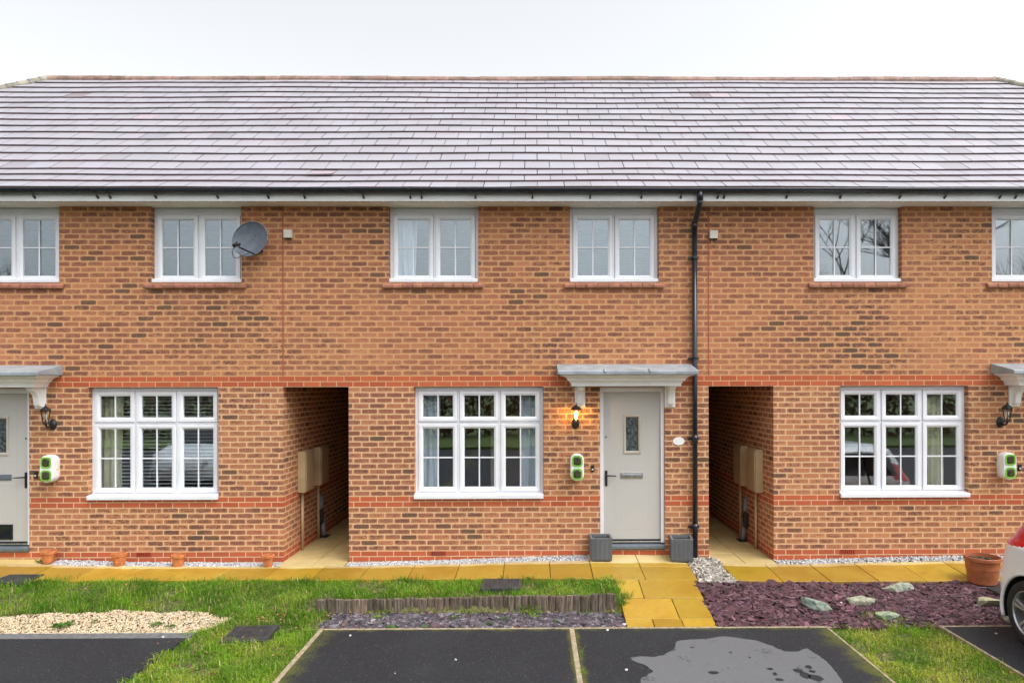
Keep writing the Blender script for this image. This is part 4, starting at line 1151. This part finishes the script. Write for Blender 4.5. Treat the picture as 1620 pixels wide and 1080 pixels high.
chips('plum_slate', P3(scatter(7600, 1.98, 7.6, .9, 2.035, inplum), -.008), .036, plum, 'plum slate chippings filling the right bed', 'slate')
purp = [(.075,.062,.080),(.10,.083,.103),(.055,.047,.058),(.135,.12,.138),(.092,.06,.068),(.175,.162,.172)]
def inpurp(x, o): return x > -2.36 + .25*(2.03-o) + .05*math.sin(o*30)
chips('purple_slate', P3(scatter(3300, -2.7, .985, 1.57, 2.03, inpurp), -.006), .029, purp, 'purple grey slate chippings between logs and driveway', 'slate')

# grass
def worn(x, o):
    q = math.sin(x*3.3+o*2.1)+math.sin(x*7.1-o*5.3+2)+.7*math.sin(x*15+o*13+1)
    return q > 1.25 and RNG.random() < .72
def lawn(x, o):
    if worn(x, o): return False
    w = .035*math.sin(x*4.1) + .025*math.sin(x*9.7+1) + .015*math.sin(x*23)
    if o < .86 + w*.8: return False
    for a, b, c, d in ((-3.22,-2.74,1.97,2.46),(-.66,-.15,.84,1.22),(-6.72,-6.24,.60,.98)):
        if a+.02 < x < b-.02 and c+.02 < o < d-.03: return False
    if x > -2.32 and o > 2.0: return False
    if 1.47 < o < 2.04 and x > -2.44 + .18*(2.03-o) + .05*math.sin(o*22): return False
    if x > 1.0 + .04*math.sin(o*12): return False
    if intan(x, o + .04*math.sin(x*17)): return False
    if x < -3.64 - .03*math.sin(o*7) and o > 2.02 and (o > 2.26 or x < -3.75): return False
    return True
def rstrip(x, o):
    if worn(x+1.3, o): return False
    if o > 2.02: return 3.13 + .02*math.sin(o*9) < x < 4.375 + .02*math.sin(o*8+1)
    lim = 2.02 - .27*math.exp(-((x-3.95)/.34)**2) - .06*math.exp(-((x-3.4)/.2)**2) + .015*math.sin(x*21)
    return 3.14 < x < 4.40 and o > lim
def blades(name, pts, label, hmul=1.0, par=None, dry=.25):
    n = len(pts); P = np.array(P3(pts, -.025))
    bx = P[:,0]; by = P[:,1]
    clump = np.sin(bx*5.3+by*3.1)+np.sin(bx*2.2-by*7.7+1.3)+np.sin(bx*13.1+by*11.7)*.6+np.sin(bx*29-by*23)*.5
    h = np.clip(RNG.lognormal(np.log(.042), .40, n)*(1+.22*clump), .018, .13)*hmul
    w = RNG.uniform(.0018, .0036, n)
    a = RNG.uniform(0, 2*pi, n); d = np.stack([np.cos(a), np.sin(a), np.zeros(n)],1); sd = np.stack([-np.sin(a), np.cos(a), np.zeros(n)],1)
    lean = RNG.uniform(.2, 1.25, n)
    up = np.array([0,0,1.0])
    mid = P + d*(h*lean*.30)[:,None] + up*(h*.62)[:,None]; tip = P + d*(h*lean)[:,None] + up*(h*(1.05-.38*lean))[:,None]
    V = np.stack([P-sd*w[:,None], P+sd*w[:,None], mid+sd*(w*.8)[:,None], mid-sd*(w*.8)[:,None], tip],1)
    b = np.arange(n)*5
    fs = np.stack([b,b+1,b+2,b+3],1).tolist() + np.stack([b+3,b+2,b+4],1).tolist()
    g1, g2, g3, g4 = np.array((.070,.195,.010)), np.array((.21,.405,.022)), np.array((.52,.54,.07)), np.array((.58,.48,.22))
    q = RNG.uniform(0, 1, n)[:,None]; q = np.clip(q*.7 + .24*(np.sin(bx*4.1-by*5.2)+np.sin(bx*9.3+by*8.1+.7)+.6*np.sin(bx*17-by*21))[:,None] + .12, 0, 1); c = g1*(1-q)+g2*q
    yl = np.clip((np.sin(bx*3.7+by*6.1+2)+np.sin(bx*8.3-by*4.4))*.25 + (-by-1.7)*.22 + RNG.normal(0,.25,n), 0, 1)[:,None]*dry*2.2
    yl = np.clip(yl, 0, .85); c = c*(1-yl)+g3*yl
    dd_ = (RNG.random(n) < .07+.10*yl[:,0])[:,None]; c = np.where(dd_, g4*RNG.uniform(.6,1.1,(n,1)), c)
    c = c*RNG.uniform(.75,1.2,(n,1))
    o = make(name, V.reshape(-1,3), fs, M['grass'], cols=np.repeat(c, 5, 0))
    return tag(o, label, 'grass', kind='stuff')
def lawn_density():
    a = scatter(42000, -8.0, 1.05, .82, 2.2, lawn); b = scatter(23000, -3.75, -2.25, 2.0, 4.4, lawn)
    return a + b
blades('lawn_grass', lawn_density(), 'lush green lawn in front of the left and middle houses', 1.08)
blades('strip_grass', scatter(23000, 3.1, 4.42, 1.7, 4.4, rstrip), 'yellowish grass strip between the two right driveways', .72, dry=.62)
# longer tufts at edges
tp = []
for cx_, co_, r, k in ((.95,1.0,.07,220),(1.0,1.35,.06,260),(.98,1.5,.05,160),(-1.65,.88,.05,120),(-2.75,1.6,.12,260),(-2.45,1.62,.07,160),(-1.75,1.57,.07,120),(-.05,1.57,.06,170),(-.75,1.57,.05,90),(.55,1.57,.08,110),(.9,1.6,.06,120),(-5.9,.86,.12,200),(-2.66,1.85,.09,160),(3.85,1.8,.1,200),(.44,2.8,.02,40),(.44,3.2,.02,50),(-4.6,.9,.15,200),(-3.9,.9,.12,160)):
    for i in range(k): tp.append((cx_+RNG.normal(0, r), co_+RNG.normal(0, r*.5)))
blades('grass_tufts', tp, 'longer grass tufts along path and log edges', 1.35, dry=.3)

# weeds: little leafy rosettes
def weed(x, o, r, k, label, nm='weed', colr=(.10,.20,.03)):
    v = []; f = []; cs = []; z = gz(x, o) + .004
    for i in range(int(k*1.6)):
        a = random.random()*6.28; l = r*random.uniform(.25, .65); w = l*.22; e = random.uniform(.15, .9)
        d = Vector((math.cos(a), math.sin(a), 0)); s = Vector((-d.y, d.x, 0)); b = Vector((x, -o, z)) + d*random.uniform(0, r*.75)
        m_ = b + d*l*.55 + Vector((0,0,l*e*.6)); t_ = b + d*l + Vector((0,0,l*e*.5))
        n = len(v); v += [b, m_+s*w, t_, m_-s*w]; f.append((n, n+1, n+2, n+3)); q = random.uniform(.7, 1.3); cs += [(colr[0]*q, colr[1]*q, colr[2]*q)]*4
    return tag(make(nm, v, f, M['weed'], cols=cs), label, 'weed', 'small weeds in the gravel and slate')
for px, py, r, k, lab in ((100,987.5,.10,60,'low dark green weed mat on tan gravel left of centre'),(150,983,.05,26,'small bright weed in the middle of the tan gravel'),(248,986,.07,34,'weed pair near right end of the tan gravel'),(268,988,.06,26,'weed nearest the grass at right end of tan gravel'),
                          (597,976,.07,30,'yellow green weed in purple slate left of centre'),(620,990,.07,40,'pale weed at the kerb below purple slate'),(664,962,.06,50,'tall bright weed against the logs'),(672,989,.05,24,'small weed by kerb in the middle of purple slate'),(718,976,.06,26,'weed in purple slate below the inspection cover'),(797,978,.06,26,'bright weed pair in purple slate right of cover'),(772,984,.05,20,'small low weed by the kerb right of centre'),(845,974,.07,30,'spreading weed in purple slate at right'),(880,981,.05,20,'small weed in purple slate nearest the paving')):
    z = -.19; x, y = ground_at(px, py, -.185 if px > 400 else -.17)
    weed(x, -y, r, k, lab, colr=(.16,.24,.03) if px in (597, 845) else (.085,.19,.03))
weed(-6.62, .10, .10, 40, 'weed clump at wall foot beside the left door')
# fallen leaves
v = []; f = []; cs = []
def lf(x, o, dz=.0):
    z = gz(x, o) + .012 + dz; a = random.random()*6.28; l = random.uniform(.02, .04)
    d = Vector((math.cos(a), math.sin(a), random.uniform(-.3,.5))); s = Vector((-d.y, d.x, random.uniform(-.4,.4)))*.35
    b = Vector((x, -o, z)); n = len(v)
    v.extend([b, b+(d*.4+s)*l, b+d*l, b+(d*.4-s)*l]); f.append((n,n+1,n+2,n+3)); k = random.uniform(.6, 1.3)
    c = random.choice([(.30,.12,.05),(.38,.19,.09),(.24,.10,.05),(.45,.26,.13)]); cs.extend([tuple(q*k for q in c)]*4)
for i in range(75): lf(random.uniform(-2.7, .95), random.gauss(1.585, .02), .005)
for i in range(26): lf(random.uniform(-2.6, .9), random.uniform(1.6, 2.0))
for i in range(55): lf(random.gauss(-3.1, .3), random.uniform(1.6, 3.3), .03)
for i in range(40): lf(random.gauss(-2.95, .16), random.gauss(1.86, .05), .035)
for i in range(22): lf(random.uniform(3.3, 4.3), random.uniform(2.0, 3.4), .02)
for i in range(18): lf(random.uniform(-5.8, -3.0), random.uniform(1.0, 1.6), .04)
for i in range(14): lf(random.uniform(2.2, 6.5), random.uniform(1.0, 2.0))
for i in range(20): lf(random.uniform(-3.0, 1.0), random.uniform(.95, 1.45), .035)
tag(make('fallen_leaves', v, f, M['leaf'], cols=cs), 'brown fallen leaves caught in grass and along the logs', 'fallen leaves', kind='stuff')
# stray pebbles on path and drive
sp = []
for px, py in ((553,1006),(624,1065),(960,997),(1225,902),(1265,898),(257,1008),(300,1010),(1330,940),(1400,962),(1575,975),(720,1044),(990,1060)): 
    q = ground_at(px, py, DRIVE if py > 990 else -.02); sp.append((q[0], q[1], (DRIVE if py > 990 else gz(q[0], -q[1])) + .003))
pebbles('stray_pebbles', sp, .014, [(.7,.66,.6),(.62,.5,.36)], M['stone'], 'stray pale pebbles lying on driveway and path', 'gravel')

# log edging
t = thing('log_edging', (-.7, -1.52, -.2), 'weathered vertical half log edging holding up the lawn', 'garden edging')
xx = -2.50
while xx < .90:
    w = random.choice([.045, .055, .07, .08, .095, .11]); r = w/2
    top = -.030 + .045*min(1, max(0, (xx+1.4)/2.2)) + random.gauss(0, .005); o = 1.53 + .02*math.sin(xx*1.7) + random.gauss(0, .004)
    if xx > .75: o -= (xx-.75)*.25
    m = MB(); k = random.uniform(.7, 1.15); kk = (k*random.uniform(.95,1.05), k, k*random.uniform(.92,1.02))
    if random.random() < .06: kk = (1.5, 1.42, 1.3)
    cx_ = xx + r; ln = random.gauss(0, .004); sq_ = random.uniform(.7, 1.2)
    ring = lambda s, z, sh: [(cx_ + sh + r*s*math.cos(a), -o + r*.5*s*math.sin(a)*sq_, z) for a in np.linspace(0, 2*pi, 13)[:-1]]
    m.loft([ring(1, -.26, 0), ring(1, top-.012, ln), ring(.93, top-.003, ln), ring(.7, top+random.uniform(-.002,.004), ln)], kk)
    m.build('log', M['log'], t); xx += w*.97 + random.uniform(-.004, .003)

# boulders
def boulder(pxc, pyb, wpx, hpx, label, tint=(1,1,1), rot=0, depth=.2, seed=0, slope=0):
    rs = random.Random(seed); z = -.09
    for _ in range(6):
        x, y = ground_at(pxc, pyb, z); z = gz(x, -y)
    s = F/(CAMD+y); w = wpx/s; h = hpx/s
    import bmesh
    b = bmesh.new()
    for i in range(26):
        a = rs.random()*2*pi; u = rs.uniform(-1, 1); q = (1-abs(u)**2.5)**.4
        X_ = q*math.cos(a)*w/2*rs.uniform(.82, 1.05); Y_ = q*math.sin(a)*depth/2*rs.uniform(.8, 1.05); Z_ = math.copysign(abs(u)**.6, u)*h*.52*rs.uniform(.75, 1.0) + slope*X_
        b.verts.new((x + X_*math.cos(rot) - Y_*math.sin(rot), y + depth*.3 + X_*math.sin(rot) + Y_*math.cos(rot), z + h*.26 + Z_))
    bmesh.ops.convex_hull(b, input=b.verts)
    bmesh.ops.delete(b, geom=[v_ for v_ in b.verts if not v_.link_faces], context='VERTS')
    b.verts.index_update()
    vs_ = [tuple(v_.co) for v_ in b.verts]; fs_ = [tuple(v_.index for v_ in f_.verts) for f_ in b.faces]; b.free()
    o = make('boulder', vs_, fs_, M['boulder'], cols=[tint]*len(vs_))
    bv = o.modifiers.new('Bev', 'BEVEL'); bv.width = .012; bv.segments = 2
    sb = o.modifiers.new('Sub', 'SUBSURF'); sb.subdivision_type = 'SIMPLE'; sb.levels = 2; sb.render_levels = 3
    tx = bpy.data.textures.new('rock', 'CLOUDS'); tx.noise_scale = .05; tx.noise_depth = 4
    dm = o.modifiers.new('Disp', 'DISPLACE'); dm.texture = tx; dm.strength = .022; dm.mid_level = .5
    tag(o, label, 'boulder', 'boulders in the plum slate bed')
boulder(1293, 965, 50, 21, 'green grey boulder lying tilted, leftmost in plum slate bed', (.80, .93, .89), -.35, .17, 1, -.28)
boulder(1365, 957, 54, 14, 'flat buff boulder in the middle of the plum slate bed', (1.15, 1.12, .95), .1, .2, 2)
boulder(1424, 935, 54, 16, 'pale flat boulder beside the path, highest in the slate bed', (1.15, 1.2, 1.1), 0, .22, 3)
boulder(1572, 961, 48, 17, 'sandy boulder half behind the rear bumper of the white car', (1.35, 1.25, .95), 0, .24, 4)
boulder(1405, 978, 44, 10, 'low boulder half hidden by grass strip', (1.0, 1.15, .95), 0, .18, 5)
boulder(1600, 984, 18, 12, 'small boulder right beside the white car tyre', (1.2, 1.2, 1.0), 0, .14, 6)
weed_ok = True

# inspection covers
def cover(x0, x1, o0, o1, z, label, rz=0):
    cx_, cy_ = (x0+x1)/2, -(o0+o1)/2
    t = thing('inspection_cover', (cx_, cy_, z), label, 'manhole cover', 'inspection covers in the front gardens')
    m = MB(); m.box(x0, x1, -o1, -o0, z-.05, z); m.build('cover_frame', M['cover'], t, bevel=.005)
    m = MB(); st = .036; n = int((x1-x0-.04)/st); n2 = int((o1-o0-.04)/st)
    for i in range(n):
        for j in range(n2):
            a, b = x0+.025+i*st, -o1+.025+j*st; m.box(a, a+.026, b, b+.024, z-.001, z+.005)
    m.build('tread_plate', M['cover'], t)
    t.rotation_euler.z = rz
cover(-3.21, -2.75, 1.98, 2.44, -.172, 'black inspection cover in grass beside the driveway kerb', R(4))
cover(-.64, -.165, .86, 1.27, .008, 'black inspection cover in lawn above the log edging')
cover(-6.70, -6.26, .62, 1.0, .022, 'black inspection cover at path edge near left door')
cover(5.50, 6.15, .72, 1.36, -.052, 'black inspection cover under the large brown tub')

# channel drain
t = thing('channel_drain', (-5.6, -2.21, DRIVE), 'galvanised channel drain grate along top of the left driveway', 'drain')
m = MB(); m.box(-9.5, -3.60, -2.283, -2.273, -.26, DRIVE+.006); m.box(-9.5, -3.60, -2.158, -2.148, -.26, DRIVE+.006); m.box(-9.5, -3.6, -2.273, -2.158, -.26, -.23); m.build('channel', M['grate'], t)
m = MB(); x = -9.48
while x < -3.62:
    m.add([(x,-2.272,DRIVE+.003),(x+.012,-2.272,DRIVE+.003),(x+.037,-2.159,DRIVE+.003),(x+.025,-2.159,DRIVE+.003),(x,-2.272,DRIVE-.01),(x+.012,-2.272,DRIVE-.01),(x+.037,-2.159,DRIVE-.01),(x+.025,-2.159,DRIVE-.01)],
          [(0,1,2,3),(7,6,5,4),(0,4,5,1),(1,5,6,2),(2,6,7,3),(3,7,4,0)]); x += .024
m.build('grate', M['grate'], t)

# ------------------------------------------------------------------ white car (rear towards the house)
def car():
    Lc, Hw = 4.15, .885
    xc, yr, zg = 5.745, -1.95, DRIVE
    t = thing('parked_car', (xc, yr - Lc/2, zg), 'white hatchback parked on right driveway with red tail light towards house', 'car')
    us = np.concatenate([np.linspace(0, .06, 9)[:-1]**1.0, np.linspace(.06, .5, 31)[:-1], np.linspace(.5, 3.5, 131)[:-1], np.linspace(3.5, 4.09, 20)[:-1], np.linspace(4.09, 4.15, 7)])
    def plan(u):
        w = 1.0
        r = .55
        if u < r: w = min(w, (1-(1-u/r)**2.8)**(1/2.8) if u > 0 else .02)
        r2 = .85; e = Lc-u
        if e < r2: w = min(w, (1-(1-e/r2)**2.4)**(1/2.4) if e > 0 else .02)
        return max(w, .02)
    top = lambda u: float(np.interp(u, [0,.25,.9,1.9,2.3,2.75,3.1,3.7,4.0,4.15], [1.44,1.50,1.53,1.52,1.47,1.25,1.04,.93,.82,.70]))
    belt = lambda u: float(np.interp(u, [0,.6,1.4,2.6,3.1,3.7,4.15], [1.03,1.02,.97,.93,.96,.86,.64]))
    sill = lambda u: float(np.interp(u, [0,.35,.6,3.4,3.7,4.15], [.30,.24,.19,.19,.20,.26]))
    rows = []; 
    for u in us:
        p = plan(u); tb, bl, sl = top(u), belt(u), sill(u)
        bl = min(bl, tb-.04)
        H = Hw*p
        sec = [(0, sl+.03), (H*.6, sl+.02), (H*.90, sl), (H*.965, sl+.06), (H*.985, sl+.16), (H*.99, sl+.22), (H, sl+.32), (H*1.0, .42+(bl-.42)*.35), (H*.995, .42+(bl-.42)*.6), (H*.985, bl-.06), (H*.955, bl-.01), (H*.93, bl+.012)]
        rw = H*.70 if tb-bl > .3 else H*(.93-.23*max(0, (tb-bl-.04))/.26)
        n = 12
        for i in range(1, n+1):
            q = i/n; sec.append((H*.93 + (rw - H*.93)*(q*.92 + .08*q*q), bl+.012 + (tb-.05-bl-.012)*(1-(1-q)**1.12)))
        for i in range(1, 7):
            q = i/6; sec.append((rw*math.cos(q*pi/2)**.8 if q < 1 else 0, tb-.05 + .05*math.sin(q*pi/2)))
        dn = []; tg = []
        for q_ in range(len(sec)-1):
            kk_ = 6 if 2 <= q_ <= 9 else 1
            for w_ in range(kk_):
                f_ = w_/kk_; dn.append((sec[q_][0]+(sec[q_+1][0]-sec[q_][0])*f_, sec[q_][1]+(sec[q_+1][1]-sec[q_][1])*f_)); tg.append(q_)
        dn.append(sec[-1]); sec = dn
        row = []
        for (hx, z) in sec:
            # rear leans forward with height, bumper stands out; nose rounds off
            lean = 0
            f_ = max(0, 1-u/1.1)
            lean += f_*(max(0, z-.92)*.62 + max(0, .92-z)*0)
            lean += f_*(.10*max(0, min(1, (z-.60)/.30)))
            lean += f_*(.10*max(0, (.34-z)/.15))
            g_ = max(0, 1-(Lc-u)/.6); lean -= g_*(abs(z-.5)*.35)
            row.append((hx, u+lean, z))
        rows.append(row)
    ns = len(rows[0])
    def wpt(p, s): return (xc + s*p[0], yr - p[1], zg + p[2])
    parts = {k: MB() for k in ('body','rear_window','side_l','side_r','windscreen','tail_l','tail_r','bumper','fuel')}
    wheels = (.74, 3.28); WR = .335
    for s in (-1, 1):
        for i in range(len(us)-1):
            for j in range(ns-1):
                q = [rows[i][j], rows[i+1][j], rows[i+1][j+1], rows[i][j+1]]
                c = np.mean(np.array(q), 0); key = 'body'
                hx, uu, zz = c
                if hx > .55 and any((uu-w)**2 + (zz-WR)**2 < .388**2 for w in wheels): continue
                if zz < .40 and (uu < .45): key = 'bumper'
                gh = 11 <= tg[j] < 23
                u0 = us[i]
                if u0 < .10 and 1.05 < zz < 1.40 and hx < .56*(1-(zz-1.05)*.35): key = 'rear_window'
                elif 12 <= tg[j] <= 20 and .46 < u0 < 2.72 and not (1.40 < u0 < 1.50) and hx > .4: key = 'side_l' if s < 0 else 'side_r'
                elif 2.28 < u0 < 3.02 and tg[j] >= 23: key = 'windscreen'
                # tail lamps wrap the rear corners
                lo_ = .925 + .10*max(0, uu-.1); 
                if key == 'body' and hx > .46 and uu < .66 and lo_ + max(0, (.80-hx))*.1 < zz < 1.23 - max(0, uu-.40)*.30: key = 'tail_l' if s < 0 else 'tail_r'
                P = [wpt(p, s) for p in q]
                parts[key].quad(*(P if s > 0 else P[::-1]))
    def wl(mb, name, mat, par):
        o = mb.build(name, mat, par, smooth=True)
        import bmesh
        b = bmesh.new(); b.from_mesh(o.data); bmesh.ops.remove_doubles(b, verts=b.verts, dist=.0004)
        bmesh.ops.dissolve_degenerate(b, edges=b.edges, dist=.0003); bmesh.ops.recalc_face_normals(b, faces=b.faces) if name == 'body' else None
        b.to_mesh(o.data); b.free()
        return o
    body = wl(parts['body'], 'body', M['carpaint'], t)
    wl(parts['rear_window'], 'rear_window', M['carglass'], t); wl(parts['side_l'], 'side_window', M['carglass'], t); wl(parts['side_r'], 'side_window', M['carglass'], t); wl(parts['windscreen'], 'windscreen', M['carglass'], t)
    wl(parts['tail_l'], 'tail_light', M['redlens'], t); wl(parts['tail_r'], 'tail_light', M['redlens'], t); wl(parts['bumper'], 'lower_bumper', M['trim'], t)
    # underbody and wheel wells
    m = MB(); m.box(xc-.60, xc+.60, yr-Lc+.5, yr-.45, zg+.20, zg+.62)
    for w in wheels:
        for s in (-1, 1):
            cyl = [(xc+s*xx, yr-w-.39*math.cos(a), zg+WR+.39*math.sin(a)) for xx in (.56, .865) for a in np.linspace(-.35, pi+.35, 22)]
            fcs = [(i, i+1, 22+i+1, 22+i) for i in range(21)]; m.add(cyl, fcs)
    m.build('underbody', M['trim'], t)
    for w in wheels:
        for s in (-1, 1):
            m = MB(); m.tube([(xc+s*(.868 if w < 1 else .868), yr-w-.388*math.cos(a), zg+WR+.388*math.sin(a)) for a in np.linspace(-.33, pi+.33, 30)], .019, 8)
            m.build('wheel_arch_lip', M['carpaint'], t, smooth=True)
    # fuel flap, door lines, handles
    m = MB()
    for yy0 in (1.02, 1.72, 2.72):
        m.tube([(xc-.889, yr-yy0, zg+z) for z in np.linspace(.30, .93, 10)], .003, 4)
    m.build('panel_gap', M['trim'], t)
    for w in wheels:
        for s in (-1, 1):
            wc = Vector((xc+s*.775, yr-w, zg+WR)); T = Matrix.Translation(wc) @ Matrix.Rotation(s*pi/2, 4, 'Y')
            m = MB(); m.lathe([(.225,-.09),(.29,-.10),(.322,-.085),(.334,-.05),(.335,0),(.334,.05),(.322,.085),(.29,.10),(.235,.095),(.225,.085)], T, 48); wo = m.build('wheel', M['tyre'], t, smooth=True)
            m = MB(); m.lathe([(.226,.086),(.232,.094),(.226,.098),(.214,.088),(.205,.02),(.19,-.03)], T, 48)
            for k in range(5):
                for d in (-.13, .13):
                    a = 2*pi*k/5 + d; T2 = T @ Matrix.Rotation(a, 4, 'Z')
                    m.loft([[T2 @ Vector((r, y, z)) for y, z in ((-wd,zb),(wd,zb),(wd*.7,zt),(-wd*.7,zt))] for r, wd, zb, zt in ((.03,.020,.03,.07),(.12,.017,.035,.078),(.215,.021,.05,.088))])
            m.lathe([(0,.075),(.035,.074),(.045,.062),(.05,.03)], T, 20); m.build('rim', M['alloy'], wo, smooth=False, bevel=.003)
            m = MB(); m.lathe([(0,-.02),(.195,-.02)], T, 24); m.lathe([(0,.0),(.14,.0),(.14,-.015)], T, 24); m.build('brake_disc', M['trim'], wo)
    # rear furniture: plate, handle strip, lamp, aerial
    m = MB(); m.box(xc-.27, xc+.27, yr-.10, yr+.004-.055, zg+.72, zg+.84); m.build('number_plate', M['yellow'], t, bevel=.004)
    for s in (-1, 1):
        m = MB(); mx = xc+s*.93; m.loft([[(mx+s*a*.6, yr-2.52+b, zg+1.0+c) for b, c in ((-.05,-.06),(.05,-.06),(.06,.06),(-.06,.07))] for a in (-.08, .16)]); m.build('wing_mirror', M['carpaint'], t, bevel=.02)
        m = MB(); m.tube([(xc+s*.885, yr-1.12, zg+.86), (xc+s*.91, yr-1.16, zg+.862), (xc+s*.91, yr-1.26, zg+.865), (xc+s*.885, yr-1.30, zg+.866)], .012, 8); m.build('door_handle', M['carpaint'], t, smooth=True)
        m = MB(); m.loft([[(xc+s*.62 + a, yr-4.02+b, zg+.68+c) for a, b, c in ((-.12,-.0,-.06),(.10,.16,-.05),(.10,.18,.05),(-.12,.02,.06))], [(xc+s*.62 + a, yr-3.96+b, zg+.68+c) for a, b, c in ((-.12,-.0,-.06),(.10,.16,-.05),(.10,.18,.05),(-.12,.02,.06))]]); m.build('headlight', M['chrome'], t)
    return t
white_car = car()
dup(white_car, (-9.0, -9.6, DRIVE), pi, 'white hatchback parked across the road end, mirrored in the left ground floor window')

# ------------------------------------------------------------------ across the road (seen mirrored in the windows)
def hedge_run(x0, x1, y, h, label, n, seed, cols):
    r = np.random.default_rng(seed)
    P = np.stack([r.uniform(x0, x1, n), y + r.normal(0, .55, n), -.1 + h*r.uniform(0, 1, n)**.8*(1+.12*np.sin(r.uniform(x0, x1, n)))], 1)
    s = r.uniform(.09, .2, n); d = r.normal(0, 1, (n,3)); d /= np.linalg.norm(d, axis=1)[:,None]; e = np.cross(d, r.normal(0,1,(n,3))); e /= np.linalg.norm(e, axis=1)[:,None]
    V = np.stack([P-d*s[:,None], P+e*(s*.5)[:,None], P+d*s[:,None], P-e*(s*.5)[:,None]],1).reshape(-1,3)
    b = np.arange(n)*4; c = np.array(cols)[r.integers(0, len(cols), n)]*r.uniform(.6,1.3,(n,1))
    t = thing('hedge', ((x0+x1)/2, y, -.1), label, 'hedge', 'hedges across the road')
    make('foliage', V, np.stack([b,b+1,b+2,b+3],1).tolist(), M['hedge'], t, cols=np.repeat(c, 4, 0))
    m = MB()
    for i in range(int((x1-x0)/.8)):
        q = x0 + i*.8 + r.uniform(-.2,.2); m.tube([(q, y, -.1), (q+r.uniform(-.2,.2), y+r.uniform(-.2,.2), h*.8)], [.04, .012], 6)
    m.build('stems', M['bark'], t)
brn = [(.15,.085,.05),(.09,.075,.035),(.17,.09,.06),(.08,.07,.03)]
hedge_run(-34, -9, -24.5, 3.4, 'brown green hedge across the road at left', 9000, 1, brn)
hedge_run(-8.5, 9, -25.0, 3.6, 'brown green hedge across the road opposite middle house', 8000, 2, [(.22,.10,.06),(.15,.09,.055),(.11,.085,.04)])
hedge_run(9.5, 40, -24.5, 3.5, 'brown green hedge across the road at right', 10000, 3, brn)
def bare_tree(x, y, h, seed, label):
    rs = random.Random(seed); t = thing('bare_tree', (x, y, -.1), label, 'tree', 'bare trees across the road')
    tr = MB(); br = MB()
    def grow(p, d, l, r, dep):
        pts = [p]; q = p; dd_ = d
        for i in range(3):
            dd_ = (dd_ + Vector((rs.gauss(0,.12), rs.gauss(0,.12), .03))).normalized(); q = q + dd_*l/3; pts.append(q)
        (tr if dep == 0 else br).tube(pts, [r, r*.88, r*.76, r*.62], 6 if dep < 3 else 3, cap=False)
        if dep >= 6: return
        for k in range(3 if dep < 5 else 2):
            a = rs.random()*6.28; sp = rs.uniform(.45, .9)
            side = Vector((math.cos(a), math.sin(a), rs.uniform(-.1,.3)))
            grow(pts[-1 if k else rs.choice((2,3))], (dd_ + side*sp).normalized(), l*rs.uniform(.62, .82), r*.58, dep+1)
    grow(Vector((x, y, -.1)), Vector((0,0,1)), h*.26, h*.016, 0)
    tr.build('trunk', M['bark'], t); br.build('crown', M['bark'], t)
for x, y, h, s in ((19.5, -29, 19, 1), (25, -30, 21, 2), (30.5, -29, 20, 3), (15, -31, 14, 4), (37, -31, 20, 5), (-30, -31, 13, 6)):
    bare_tree(x, y, h, s, {1:'bare tree across the road mirrored right of downpipe',2:'tallest bare tree across the road',3:'broad bare tree across the road at right',4:'shortest bare tree across the road',5:'bare tree across the road at far right',6:'lone bare tree across the road at far left'}[s])

# ------------------------------------------------------------------ sky, sun, camera
w = bpy.data.worlds.new('World'); S.world = w; w.use_nodes = True
nt = w.node_tree; bg = nt.nodes['Background']
sky = nt.nodes.new('ShaderNodeTexSky'); sky.sky_type = 'NISHITA'; sky.sun_disc = False
EL, AZ = R(58), R(125)
sky.sun_elevation = EL; sky.sun_rotation = AZ; sky.dust_density = 4.0; sky.air_density = 1.2; sky.ozone_density = 1.0
hs = nt.nodes.new('ShaderNodeHueSaturation'); hs.inputs['Saturation'].default_value = .14; hs.inputs['Value'].default_value = 1.0
nt.links.new(sky.outputs[0], hs.inputs['Color']); nt.links.new(hs.outputs[0], bg.inputs['Color']); bg.inputs['Strength'].default_value = .15
sd = bpy.data.lights.new('sun', 'SUN'); sd.energy = .7; sd.angle = R(50); sd.color = (1.0, .97, .93)
so = bpy.data.objects.new('sun', sd); COL.objects.link(so)
dirv = Vector((math.sin(AZ)*math.cos(EL), math.cos(AZ)*math.cos(EL), math.sin(EL)))     # towards the sun
so.rotation_euler = dirv.to_track_quat('Z', 'Y').to_euler()

cd = bpy.data.cameras.new('camera'); cam = bpy.data.objects.new('camera', cd); COL.objects.link(cam)
cd.sensor_width = 36; cd.lens = 24; cd.clip_end = 600
cd.shift_x = (810 - PPX)/1620; cd.shift_y = (HOR - 540)/1620
cam.location = (0, -CAMD, EYE)
cam.rotation_euler = (Matrix.Rotation(-YAW, 4, 'Z') @ Matrix.Rotation(pi/2, 4, 'X') @ Matrix.Rotation(-ROLL, 4, 'Z')).to_euler()
S.camera = cam
S.view_settings.view_transform = 'Standard'; S.view_settings.look = 'None'; S.view_settings.exposure = 1.0; S.view_settings.gamma = 1.0
S.cycles.max_bounces = 8; S.cycles.transparent_max_bounces = 12
